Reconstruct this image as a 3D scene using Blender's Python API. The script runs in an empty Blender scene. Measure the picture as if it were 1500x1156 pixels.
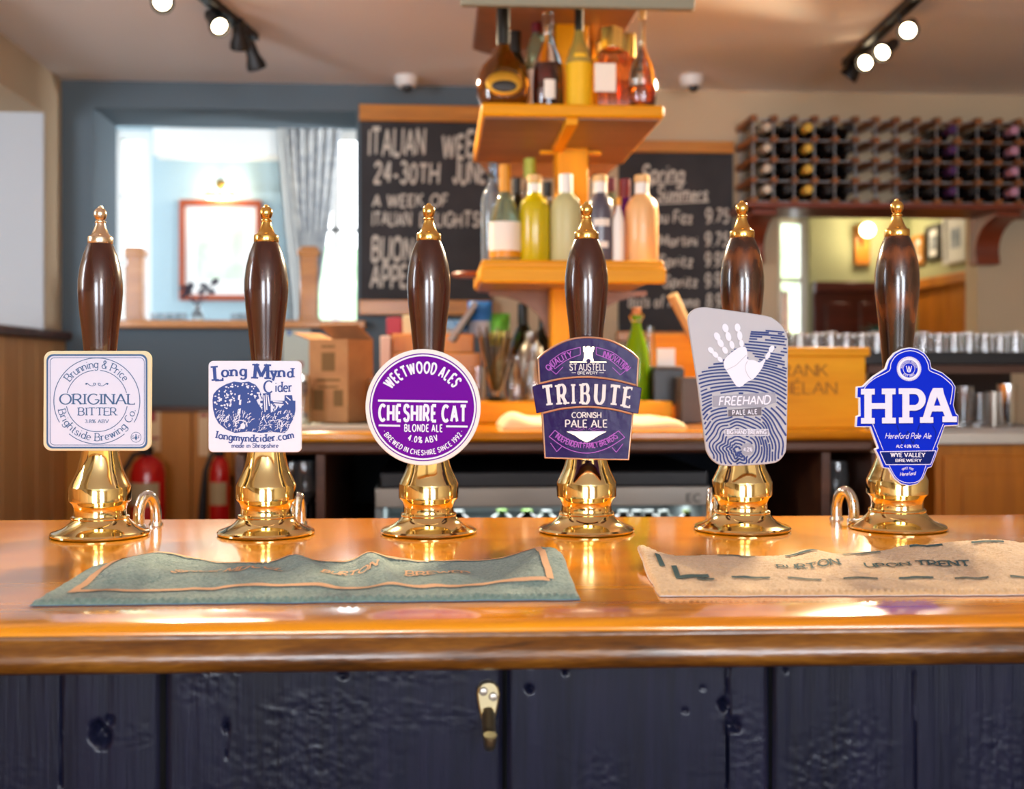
import bpy, bmesh, math, random
from mathutils import Vector, Matrix, noise
from math import sin, cos, pi, radians as R

# ------------------------------------------------------------------ camera, world, lights, exposure
SC = bpy.context.scene
COL = SC.collection
F, CX, HY, TH = 1700.0, 750.0, 545.0, R(3.7)
CAMZ = 1.29
cd = bpy.data.cameras.new('camera'); cam = bpy.data.objects.new('camera', cd); COL.objects.link(cam)
cam.location = (0, 0, CAMZ); cam.rotation_euler = (R(90), 0, -TH)
cd.sensor_fit = 'HORIZONTAL'; cd.sensor_width = 36; cd.lens = F/1500*36
cd.shift_y = -(578-HY)/1500; cd.clip_start = .05; cd.clip_end = 100
cd.dof.use_dof = True; cd.dof.focus_distance = 1.22; cd.dof.aperture_fstop = .0408/.0085
SC.camera = cam
SC.view_settings.view_transform = 'Standard'; SC.view_settings.look = 'None'
SC.view_settings.gamma = 1; SC.view_settings.use_curve_mapping = False
SC.view_settings.exposure = 0.55
SC.cycles.max_bounces = 8; SC.cycles.transparent_max_bounces = 12; SC.cycles.transmission_bounces = 8
SC.cycles.caustics_reflective = False; SC.cycles.caustics_refractive = False
SC.cycles.sample_clamp_indirect = 6.0

wd = bpy.data.worlds.new('overcast_sky'); SC.world = wd; wd.use_nodes = True
bg = wd.node_tree.nodes['Background']; bg.inputs[0].default_value = (.93, .97, 1, 1); bg.inputs[1].default_value = 6.0

def lamp(kind, name, loc, energy, color, target=None, **kw):
    l = bpy.data.lights.new(name, kind); l.energy = energy; l.color = color
    for k, v in kw.items(): setattr(l, k, v)
    o = bpy.data.objects.new(name, l); COL.objects.link(o); o.location = loc
    if target is not None:
        o.rotation_euler = (Vector(target)-Vector(loc)).to_track_quat('-Z', 'Y').to_euler()
    return o
COOL, WARM, TUNG = (.80, .88, 1), (1, .80, .55), (1, .80, .52)
lamp('POINT', 'front_room_fill', (.6, -1.3, 1.95), 26, (1, .93, .85), shadow_soft_size=.12)  # unseen fill light added to lift the ceiling and walls
# daylight entering by the windows of the front wall behind the camera
lamp('AREA', 'daylight_front_window', (-.75, -2.94, 1.45), 48, COOL, (-.75, 3, 2.2), shape='RECTANGLE', size=1.1, size_y=1.4)
lamp('AREA', 'daylight_front_window', (1.35, -2.94, 1.45), 50, COOL, (1.35, 3, 2.2), shape='RECTANGLE', size=1.1, size_y=1.4)

# ------------------------------------------------------------------ geometry helpers
FWD, RGT = Vector((sin(TH), cos(TH), 0)), Vector((cos(TH), -sin(TH), 0))
def ray(px, py): return FWD + RGT*((px-CX)/F) + Vector((0, 0, (HY-py)/F))
def PY(px, py, Y):
    r = ray(px, py); t = Y/r.y; return Vector((r.x*t, Y, CAMZ+r.z*t))
def PZ(px, py, z):
    r = ray(px, py); t = (z-CAMZ)/r.z; return Vector((r.x*t, r.y*t, z))
def mpp(px, Y): return Y/ray(px, HY).y/F          # metres per pixel at that depth
def lin(c): return c/12.92 if c <= .04045 else ((c+.055)/1.055)**2.4
def C(h, a=1):
    h = h.lstrip('#'); return tuple(lin(int(h[i:i+2], 16)/255) for i in (0, 2, 4)) + (a,)

class MB:
    def __init__(s): s.v, s.f, s.m = [], [], []
    def add(s, vs, fs, mi=0):
        b = len(s.v); s.v += [Vector(v) for v in vs]
        for f in fs: s.f.append([b+i for i in f]); s.m.append(mi)
        return s
    def box(s, lo, hi, mi=0, M=None):
        x0, y0, z0 = lo; x1, y1, z1 = hi
        vs = [Vector(p) for p in ((x0,y0,z0),(x1,y0,z0),(x1,y1,z0),(x0,y1,z0),(x0,y0,z1),(x1,y0,z1),(x1,y1,z1),(x0,y1,z1))]
        if M: vs = [M @ p for p in vs]
        return s.add(vs, [(0,3,2,1),(4,5,6,7),(0,1,5,4),(1,2,6,5),(2,3,7,6),(3,0,4,7)], mi)
    def pbox(s, x0, x1, y0, y1, Y0, Y1, mi=0):     # box whose front face covers that pixel rectangle at depth Y0
        a, b = PY(x0, y1, Y0), PY(x1, y0, Y0)
        return s.box((a.x, Y0, a.z), (b.x, Y1, b.z), mi)
    def lathe(s, prof, c=(0,0,0), n=32, a0=0, a1=2*pi, M=None, mi=0):
        c = Vector(c); full = abs(a1-a0-2*pi) < 1e-6; k = n if full else n+1
        vs = []
        for (r, z) in prof:
            for i in range(k):
                a = a0+(a1-a0)*i/n; p = Vector((r*cos(a), r*sin(a), z))
                if M: p = M @ p
                vs.append(p+c)
        fs = []
        for j in range(len(prof)-1):
            for i in range(n):
                i2 = (i+1) % k
                fs.append((j*k+i, j*k+i2, (j+1)*k+i2, (j+1)*k+i))
        return s.add(vs, fs, mi)
    def tube(s, pts, r, n=10, closed=False, mi=0):
        pts = [Vector(p) for p in pts]; N = len(pts); vs = []; up = Vector((0, 0, 1)); prev = None
        rr = r if isinstance(r, (list, tuple)) else [r]*N
        for i in range(N):
            a = pts[(i-1) % N] if closed or i > 0 else pts[i]
            b = pts[(i+1) % N] if closed or i < N-1 else pts[i]
            t = (b-a).normalized()
            if prev is None:
                x = t.cross(up)
                if x.length < 1e-3: x = t.cross(Vector((1, 0, 0)))
            else: x = prev-t*prev.dot(t)
            x.normalize(); prev = x; y = t.cross(x)
            for k in range(n): vs.append(pts[i]+(x*cos(2*pi*k/n)+y*sin(2*pi*k/n))*rr[i])
        fs = []
        for i in range(N if closed else N-1):
            j = (i+1) % N
            for k in range(n): fs.append((i*n+k, i*n+(k+1) % n, j*n+(k+1) % n, j*n+k))
        if not closed: fs += [tuple(range(n))[::-1], tuple((N-1)*n+k for k in range(n))]
        return s.add(vs, fs, mi)
    def prism(s, poly, fa, fb, mi=0):              # polygon mapped by fa (front) and fb (back)
        n = len(poly); vs = [fa(*p) for p in poly]+[fb(*p) for p in poly]
        return s.add(vs, [tuple(range(n)), tuple(range(2*n-1, n-1, -1))]+[(i, i+n, (i+1) % n+n, (i+1) % n) for i in range(n)], mi)
    def sphere(s, c, r, n=16, sc=(1,1,1), mi=0):
        m = n//2
        prof = [(max(1e-5, r*sin(pi*j/m)), -r*cos(pi*j/m)) for j in range(m+1)]
        return s.lathe(prof, c, n, M=Matrix.Diagonal((sc[0], sc[1], sc[2])).to_3x3(), mi=mi)
    def build(s, name, mats, parent=None, smooth=35, bevel=0, fix=True, loc=None, seg=2):
        me = bpy.data.meshes.new(name)
        o0 = parent_origin(parent) if parent else (Vector(loc) if loc is not None else Vector())
        me.from_pydata([v-o0 for v in s.v], [], s.f)
        for m in (mats if isinstance(mats, (list, tuple)) else [mats]): me.materials.append(m)
        for p, mi in zip(me.polygons, s.m): p.material_index = mi
        bm = bmesh.new(); bm.from_mesh(me)
        bmesh.ops.remove_doubles(bm, verts=bm.verts, dist=1e-6)
        if fix: bmesh.ops.recalc_face_normals(bm, faces=bm.faces)
        bm.to_mesh(me); bm.free()
        if smooth:
            for p in me.polygons: p.use_smooth = True
            me.set_sharp_from_angle(angle=R(smooth))
        o = bpy.data.objects.new(name, me); COL.objects.link(o)
        if parent: o.parent = parent
        else: o.location = o0
        if bevel:
            b = o.modifiers.new('edge', 'BEVEL'); b.width = bevel; b.segments = seg; b.limit_method = 'ANGLE'; b.angle_limit = R(40)
        return o
def parent_origin(p):
    v = Vector()
    while p is not None: v += Vector(p.location); p = p.parent
    return v
def tag(o, label=None, cat=None, group=None, kind=None):
    for k, v in (('label', label), ('category', cat), ('group', group), ('kind', kind)):
        if v: o[k] = v
    return o
def thing(name, label, cat, loc, group=None):
    o = bpy.data.objects.new(name, None); COL.objects.link(o); o.location = loc; o.empty_display_size = .05
    return tag(o, label, cat, group)
def struct(name, mb, m, **kw):
    return tag(mb.build(name, m, **kw), kind='structure')
def copy_tree(o, parent=None):
    c = o.copy(); COL.objects.link(c); c.parent = parent
    for ch in list(o.children): copy_tree(ch, c)
    return c

# ------------------------------------------------------------------ materials
def mat(name, col, rough=.5, metal=0, trans=0, emit=None, es=0, coat=0, ior=1.45, sheen=0, bump=None, var=None, alpha=1, spec=None):
    m = bpy.data.materials.new(name); m.use_nodes = True; nt = m.node_tree; b = nt.nodes['Principled BSDF']
    c = C(col) if isinstance(col, str) else col
    b.inputs['Base Color'].default_value = c; b.inputs['Roughness'].default_value = rough; b.inputs['Metallic'].default_value = metal
    b.inputs['Transmission Weight'].default_value = trans; b.inputs['IOR'].default_value = ior
    b.inputs['Coat Weight'].default_value = coat; b.inputs['Coat Roughness'].default_value = .05; b.inputs['Sheen Weight'].default_value = sheen
    b.inputs['Alpha'].default_value = alpha
    if spec is not None: b.inputs['Specular IOR Level'].default_value = spec
    if emit: b.inputs['Emission Color'].default_value = C(emit); b.inputs['Emission Strength'].default_value = es
    tc = None
    if bump or var:
        tc = nt.nodes.new('ShaderNodeTexCoord')
    if var:                                        # (other colour, noise scale, stretch)
        n = nt.nodes.new('ShaderNodeTexNoise'); n.inputs['Scale'].default_value = var[1]; n.inputs['Detail'].default_value = 5
        mp = nt.nodes.new('ShaderNodeMapping'); mp.inputs['Scale'].default_value = var[2] if len(var) > 2 else (1, 1, 1)
        nt.links.new(tc.outputs['Object'], mp.inputs[0]); nt.links.new(mp.outputs[0], n.inputs['Vector'])
        r = nt.nodes.new('ShaderNodeValToRGB'); r.color_ramp.elements[0].position = .35; r.color_ramp.elements[1].position = .68
        r.color_ramp.elements[0].color = c; r.color_ramp.elements[1].color = C(var[0])
        nt.links.new(n.outputs['Fac'], r.inputs[0]); nt.links.new(r.outputs[0], b.inputs['Base Color'])
    if bump:                                       # (scale, strength, distance, stretch)
        n = nt.nodes.new('ShaderNodeTexNoise'); n.inputs['Scale'].default_value = bump[0]; n.inputs['Detail'].default_value = 4
        mp = nt.nodes.new('ShaderNodeMapping'); mp.inputs['Scale'].default_value = bump[3] if len(bump) > 3 else (1, 1, 1)
        nt.links.new(tc.outputs['Object'], mp.inputs[0]); nt.links.new(mp.outputs[0], n.inputs['Vector'])
        bp = nt.nodes.new('ShaderNodeBump'); bp.inputs['Strength'].default_value = bump[1]; bp.inputs['Distance'].default_value = bump[2]
        nt.links.new(n.outputs['Fac'], bp.inputs['Height']); nt.links.new(bp.outputs[0], b.inputs['Normal'])
    return m
def wood(name, c0, c1, c2, axis='x', scale=14, rough=.35, coat=0, bump=.15, rings=0, stretch=.08, spec=.5):
    m = bpy.data.materials.new(name); m.use_nodes = True; nt = m.node_tree; b = nt.nodes['Principled BSDF']; N = nt.nodes.new; L = nt.links.new
    tc = N('ShaderNodeTexCoord'); mp = N('ShaderNodeMapping')
    mp.inputs['Scale'].default_value = {'x': (stretch, 1, 1), 'y': (1, stretch, 1), 'z': (1, 1, stretch)}[axis]
    L(tc.outputs['Object'], mp.inputs[0])
    n1 = N('ShaderNodeTexNoise'); n1.inputs['Scale'].default_value = scale; n1.inputs['Detail'].default_value = 6; n1.inputs['Distortion'].default_value = .8
    L(mp.outputs[0], n1.inputs['Vector'])
    n2 = N('ShaderNodeTexNoise'); n2.inputs['Scale'].default_value = scale*9; n2.inputs['Detail'].default_value = 4; L(mp.outputs[0], n2.inputs['Vector'])
    fac = n1.outputs['Fac']
    if rings:
        w = N('ShaderNodeTexWave'); w.wave_type = 'RINGS'; w.rings_direction = 'Z' if axis == 'z' else 'X'
        w.inputs['Scale'].default_value = rings; w.inputs['Distortion'].default_value = 6; w.inputs['Detail'].default_value = 3; L(mp.outputs[0], w.inputs['Vector'])
        mx0 = N('ShaderNodeMix'); mx0.inputs[0].default_value = .45; L(n1.outputs['Fac'], mx0.inputs[2]); L(w.outputs['Fac'], mx0.inputs[3]); fac = mx0.outputs[0]
    mx = N('ShaderNodeMix'); mx.inputs[0].default_value = .3; L(fac, mx.inputs[2]); L(n2.outputs['Fac'], mx.inputs[3])
    r = N('ShaderNodeValToRGB'); e = r.color_ramp.elements; e[0].position = .3; e[0].color = C(c0); e[1].position = .72; e[1].color = C(c2)
    k = e.new(.5); k.color = C(c1)
    L(mx.outputs[0], r.inputs[0]); L(r.outputs[0], b.inputs['Base Color'])
    b.inputs['Roughness'].default_value = rough; b.inputs['Coat Weight'].default_value = coat; b.inputs['Coat Roughness'].default_value = .08
    b.inputs['Specular IOR Level'].default_value = spec
    bp = N('ShaderNodeBump'); bp.inputs['Strength'].default_value = bump; bp.inputs['Distance'].default_value = .002
    L(mx.outputs[0], bp.inputs['Height']); L(bp.outputs[0], b.inputs['Normal'])
    return m

M = {}
M['oak_top'] = wood('varnished_oak', '#b05c00', '#dc8800', '#f2a406', 'x', 16, .15, .6, .06)
M['oak_edge'] = wood('oak_edge', '#241104', '#683c0a', '#98641c', 'x', 46, .3, .35, .8, stretch=.16)
M['oak'] = wood('oak', '#a8641a', '#c57c22', '#d9933a', 'x', 18, .4, .15, .1)
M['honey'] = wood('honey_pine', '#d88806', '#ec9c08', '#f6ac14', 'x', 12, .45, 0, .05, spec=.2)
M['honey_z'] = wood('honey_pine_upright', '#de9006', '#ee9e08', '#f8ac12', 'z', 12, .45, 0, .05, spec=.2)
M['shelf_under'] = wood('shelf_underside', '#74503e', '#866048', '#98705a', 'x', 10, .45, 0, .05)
M['mahog'] = wood('mahogany', '#2a0f08', '#3d170c', '#55220f', 'z', 30, .22, .6, .05, stretch=.06)
M['mahog_rings'] = wood('figured_mahogany', '#1c0b05', '#48200c', '#7c4018', 'z', 16, .22, .6, .05, rings=34, stretch=.3)
M['redwood'] = wood('red_stained_wood', '#5c2412', '#7a3318', '#8f4020', 'x', 12, .4, .1, .05)
M['brownwood'] = wood('brown_stained_wood', '#3e2013', '#54301d', '#6a4028', 'x', 12, .45, 0, .05)
M['panel_wood'] = wood('wainscot_wood', '#c8965e', '#d8a86e', '#e2b47c', 'z', 8, .5, 0, .05)
M['panel_orange'] = wood('orange_wainscot', '#b06a18', '#c87e20', '#d88e30', 'z', 8, .45, 0, .05)
M['cupboard'] = wood('cupboard_oak', '#b06410', '#cc7a18', '#dc8e26', 'z', 8, .45, 0, .05)
M['maroon'] = wood('maroon_panelling', '#35100e', '#471814', '#5a221a', 'x', 8, .35, .2, .05)
M['brass'] = mat('polished_brass', (.88, .69, .33, 1), .08, 1, bump=(60, .05, .001))
M['brass_dull'] = mat('lacquered_brass', (.80, .48, .13, 1), .2, 1)
M['brass_pale'] = mat('worn_pale_brass', (.78, .60, .42, 1), .25, 1)
M['hook'] = mat('hook_brass', (.66, .58, .36, 1), .3, 1)
M['chrome'] = mat('chrome', (.8, .8, .8, 1), .08, 1)
M['steel'] = mat('brushed_steel', (.34, .30, .26, 1), .35, 1)
M['black'] = mat('black_plastic', '#16161a', .4)
M['blackmetal'] = mat('black_metal', '#1c1a1a', .4, .3)
M['ceil'] = mat('ceiling_paint', '#f0e9e4', .9, bump=(30, .1, .003))
M['cream'] = mat('cream_paint', '#c9b494', .85, bump=(40, .1, .002))
M['teal'] = mat('teal_paint', '#5b6870', .8, bump=(40, .1, .002))
M['teal_dark'] = mat('slate_paint', '#4c5a62', .8)
M['pale'] = mat('pale_paint', '#b9bcc0', .8)
M['white'] = mat('white_paint', '#e8e8e6', .7)
M['sage'] = mat('sage_paint', '#a9ad84', .8)
M['paleteal'] = mat('pale_teal_paint', '#a2b9c2', .8)
M['floor'] = wood('floor_boards', '#3a2416', '#4a3020', '#5c3e2a', 'y', 8, .5)
M['slate'] = mat('chalkboard_slate', '#2c2b2d', .75, var=('#3a383a', 6))
M['chalk'] = mat('chalk', '#cfc8bb', .95)
M['glass'] = mat('clear_glass', (.95, .97, .98, 1), .02, trans=1)
M['pane'] = mat('window_glass', (.97, .98, .98, 1), 0, trans=1, ior=1.02)
M['bulb'] = mat('lit_lamp', '#fff2d8', .4, emit='#ffe6bd', es=22)
M['bulb_soft'] = mat('glowing_bulb', '#fff2d8', .4, emit='#ffe0a8', es=14)
M['leafgreen'] = mat('garden_foliage', '#8fb088', .8, var=('#c4d8b4', 3))

# ------------------------------------------------------------------ room shell
YW, CEIL, XR, YF, YB = 4.3, 2.348, 3.0, -3.0, 6.6
def PX(px, py, X):
    r = ray(px, py); t = X/r.x; return Vector((X, r.y*t, CAMZ+r.z*t))
def XX(px, Y): return PY(px, HY, Y).x
def ZZ(px, py, Y): return PY(px, py, Y).z
XL = XX(90, YW)
b = MB(); b.box((-3.6, YF-.2, -.06), (4.2, YB+.2, 0)); struct('floor', b, M['floor'])
b = MB(); b.box((-3.6, YF-.2, CEIL), (4.2, YW+.1, CEIL+.5)); b.box((-3.6, YW+.1, 2.85), (4.2, YB+.2, 2.91)); struct('ceiling', b, M['ceil'])
# back wall with the two openings
O0, O1 = XX(135, YW), XX(522, YW); OZ0, OZ1 = ZZ(300, 470, YW), ZZ(320, 160, YW)
P0, P1 = XX(1140, YW), XX(1432, YW); PZ0, PZ1 = ZZ(1280, 512, YW), ZZ(1280, 306, YW)
XM, WT = XX(722, YW), .32
b = MB()
b.box((-3.6, YW, 0), (O0, YW+WT, CEIL)); b.box((O0, YW, 0), (O1, YW+WT, OZ0)); b.box((O0, YW, OZ1), (O1, YW+WT, CEIL)); b.box((O1, YW, 0), (XM, YW+WT, CEIL))
b.box((-3.6, YW+.1, CEIL), (XM, YW+WT, 2.85))
struct('wall_back_left', b, M['teal'])
b = MB()
WR = .1
b.box((XM, YW, 0), (P0, YW+WR, CEIL)); b.box((P0, YW, 0), (P1, YW+WR, PZ0)); b.box((P0, YW, PZ1), (P1, YW+WR, CEIL)); b.box((P1, YW, 0), (XR+.3, YW+WR, CEIL)); b.box((XM, YW+WR, CEIL), (4.2, YW+WR+.1, 2.85))
struct('wall_back_right', b, M['cream'])
# left wall with its pale recess, panelled below
RY1 = PX(66, 300, XL).y; RZ0, RZ1 = PX(66, 489, XL).z, PX(66, 166, XL).z; RY0 = -2.2
b = MB()
b.box((XL-.3, RY1, 0), (XL, YW, CEIL)); b.box((XL-.3, YF, 0), (XL, RY0, CEIL)); b.box((XL-.3, RY0, RZ1), (XL, RY1, CEIL)); b.box((XL-.3, RY0, 0), (XL, RY1, RZ0))
b.box((-2.6, RY0, 0), (-2.5, RY1, CEIL)); b.box((-2.5, RY1, 0), (XL-.3, RY1+.1, CEIL)); b.box((-2.5, RY0-.1, 0), (XL-.3, RY0, CEIL))
struct('wall_left', b, M['cream'])
b = MB(); b.box((-2.5, RY1-.012, RZ0), (XL-.002, RY1, RZ1)); struct('trim_1', b, M['pale'])
lamp('AREA', 'side_bay_fill', (-2.2, 1.2, 1.7), 34, COOL, (-1.5, 4.1, 1.6), shape='RECTANGLE', size=.6, size_y=.9)  # added light, hidden in the bay to brighten the pale reveal
b = MB()
for i in range(30):
    y = YW-.004-(i+1)*.155; b.box((XL, y+.003, 0), (XL+.018, y+.152, RZ0-.02))
struct('trim_2', b, M['panel_wood'], bevel=.003)
b = MB(); b.box((XL, .0, RZ0-.02), (XL+.04, YW, RZ0+.012)); struct('trim_3', b, M['brownwood'], bevel=.005)
WZ = ZZ(270, 603, YW)
b = MB()
for i in range(20):
    x = XL+.02+i*.15; b.box((x, YW-.018, 0), (x+.146, YW, WZ))
struct('trim_4', b, M['panel_orange'], bevel=.003)
b = MB(); b.box((XL+.02, YW-.035, WZ), (XM, YW, WZ+.02)); struct('trim_5', b, M['brownwood'], bevel=.004)
b = MB(); b.box((XR, YF, 0), (XR+.3, YW, CEIL)); struct('wall_right', b, M['cream'])
# front wall behind the camera with two windows
b = MB()
wx = [(-1.3, -.2), (.8, 1.9)]
b.box((-3.6, YF-.2, 0), (4.2, YF, .75)); b.box((-3.6, YF-.2, 2.15), (4.2, YF, CEIL))
for a, c in ((-3.6, -1.3), (-.2, .8), (1.9, 4.2)): b.box((a, YF-.2, .75), (c, YF, 2.15))
struct('wall_front', b, M['cream'])
NW = [0]
def window(x0, x1, z0, z1, y, cols=2, rows=2, fr=.05):
    NW[0] += 1; b = MB(); t = .022
    b.box((x0, y-.04, z0), (x0+fr, y+.04, z1)); b.box((x1-fr, y-.04, z0), (x1, y+.04, z1)); b.box((x0+fr, y-.04, z0), (x1-fr, y+.04, z0+fr)); b.box((x0+fr, y-.04, z1-fr), (x1-fr, y+.04, z1))
    for i in range(1, cols):
        x = x0+(x1-x0)*i/cols; b.box((x-t, y-.02, z0+fr), (x+t, y+.02, z1-fr))
    for i in range(1, rows):
        z = z0+(z1-z0)*i/rows; b.box((x0+fr, y-.02, z-t*.6), (x1-fr, y+.02, z+t*.6))
    o = struct('window_%d' % NW[0], b, M['white'])
    b = MB(); b.box((x0+fr*.8, y-.003, z0+fr*.8), (x1-fr*.8, y+.003, z1-fr*.8)); b.build('pane', M['pane'], o)
for a, c in wx: window(a, c, .75, 2.15, YF-.1)
# side room seen through the left opening
YS = YB
w0, w1, wz0, wz1 = XX(160, YS), XX(222, YS), ZZ(200, 480, YS), ZZ(200, 188, YS)
v0, v1, vz1 = XX(420, YS), XX(560, YS), ZZ(450, 188, YS)
b = MB()
b.box((-3.6, YS, 0), (w0, YS+.2, 2.85)); b.box((w0, YS, 0), (w1, YS+.2, wz0)); b.box((w0, YS, wz1), (w1, YS+.2, 2.85)); b.box((w1, YS, 0), (v0, YS+.2, 2.85))
b.box((v0, YS, 0), (v1, YS+.2, wz0)); b.box((v0, YS, vz1), (v1, YS+.2, 2.85)); b.box((v1, YS, 0), (.95, YS+.2, 2.85))
struct('wall_side_room_back', b, M['paleteal'])
b = MB(); b.box((-3.6, YW+WT, 0), (-3.4, YS, 2.85)); struct('wall_side_room_left', b, M['paleteal'])
b = MB(); b.box((.75, YW+WR, 0), (.95, YS, 2.85)); struct('wall_side_room_right', b, M['pale'])
b = MB(); b.pbox(224, 412, 190, 226, YS-.16, YS); struct('trim_6', b, M['white'])
window(w0, w1, wz0, wz1, YS+.08, 1, 3); window(v0, v1, wz0, vz1, YS+.08, 2, 2)
# snug seen through the right opening
XS = XX(1334, YB); s0, s1, sz0, sz1 = XX(1140, YB), XX(1186, YB), ZZ(1170, 500, YB), ZZ(1170, 318, YB)
b = MB()
b.box((.95, YB, 0), (s0, YB+.2, 2.85)); b.box((s0, YB, 0), (s1, YB+.2, sz0)); b.box((s0, YB, sz1), (s1, YB+.2, 2.85)); b.box((s1, YB, 0), (XS+.2, YB+.2, 2.85))
struct('wall_snug_back', b, M['sage'])
b = MB(); b.box((XS, YW+WR, 0), (XS+.2, YB, 2.85)); struct('wall_snug_right', b, M['sage'])
window(s0, s1, sz0, sz1, YB+.08, 1, 2, .03)
PZt = ZZ(1260, 414, YB)
b = MB(); b.box((s1+.01, YB-.04, 0), (XS, YB, PZt-.06)); b.box((s1+.01, YB-.07, PZt-.06), (XS, YB, PZt))
for i in range(3):
    x = s1+.08+i*.2; b.box((x, YB-.055, 1.2), (x+.14, YB-.035, PZt-.12))
struct('trim_7', b, M['maroon'], bevel=.006)
b = MB()
for i in range(10):
    y = YW+WR+.05+i*.2; b.box((XS-.03, y, 0), (XS, y+.19, PZt-.06))
b.box((XS-.06, YW+WR+.02, PZt-.06), (XS, YB-.07, PZt))
struct('trim_8', b, M['cupboard'], bevel=.006)
# oak sill of the left opening
b = MB(); b.box((XX(150, YW-.06), YW-.06, OZ0-.028), (XX(535, YW-.06), YW+WT, OZ0)); struct('trim_9', b, M['oak'], bevel=.005)
b = MB(); b.box((P0, YW+.001, PZ0), (P1, YW+WT, PZ0+.012)); struct('trim_10', b, M['white'], bevel=.003)
# unseen point lights added to brighten the two rooms, hidden beside the openings
lamp('POINT', 'side_room_fill', (-2.9, 5.5, 1.8), 85, (.9, .95, 1), shadow_soft_size=.15)
lamp('POINT', 'side_room_fill', (.55, 4.95, 1.7), 60, (.95, .97, 1), shadow_soft_size=.15)
lamp('POINT', 'snug_fill', (1.15, 5.2, 1.9), 9, WARM, shadow_soft_size=.15)
def shrub(px, py, Y, r, label, sc=(1.2, .7, 1)):
    p = PY(px, py, Y); b = MB(); b.sphere((0, 0, 0), r, 40, sc); t = thing('garden_shrub', label, 'shrub', (p.x, p.y, 0), 'shrubs outside the windows')
    for v in b.v:
        n = noise.noise(v*(3/r*.6))*.35+noise.noise(v*(9/r*.6))*.2; v *= 1+n
    b.v = [v+p for v in b.v]
    b.build('foliage', M['leafgreen'], t)
    b = MB(); b.tube([(p.x, p.y, 0), p], [.05, .03], 8); b.build('stem', M['brownwood'], t)
b = MB(); b.box((-6, YB+.2, -.06), (6, 14, 0)); struct('ground', b, mat('pale_gravel', '#d8d6cc', .9))
shrub(180, 250, 8.6, .35, 'pale green shrub outside the window of the side room, behind the left oak post')
shrub(490, 430, 8.4, .3, 'green shrub outside the window beside the patterned curtain')
shrub(1150, 350, 8.4, .35, 'green shrub high outside the window of the green-walled snug')
shrub(1152, 478, 9.2, .3, 'low green shrub at the foot of the snug window')

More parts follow.
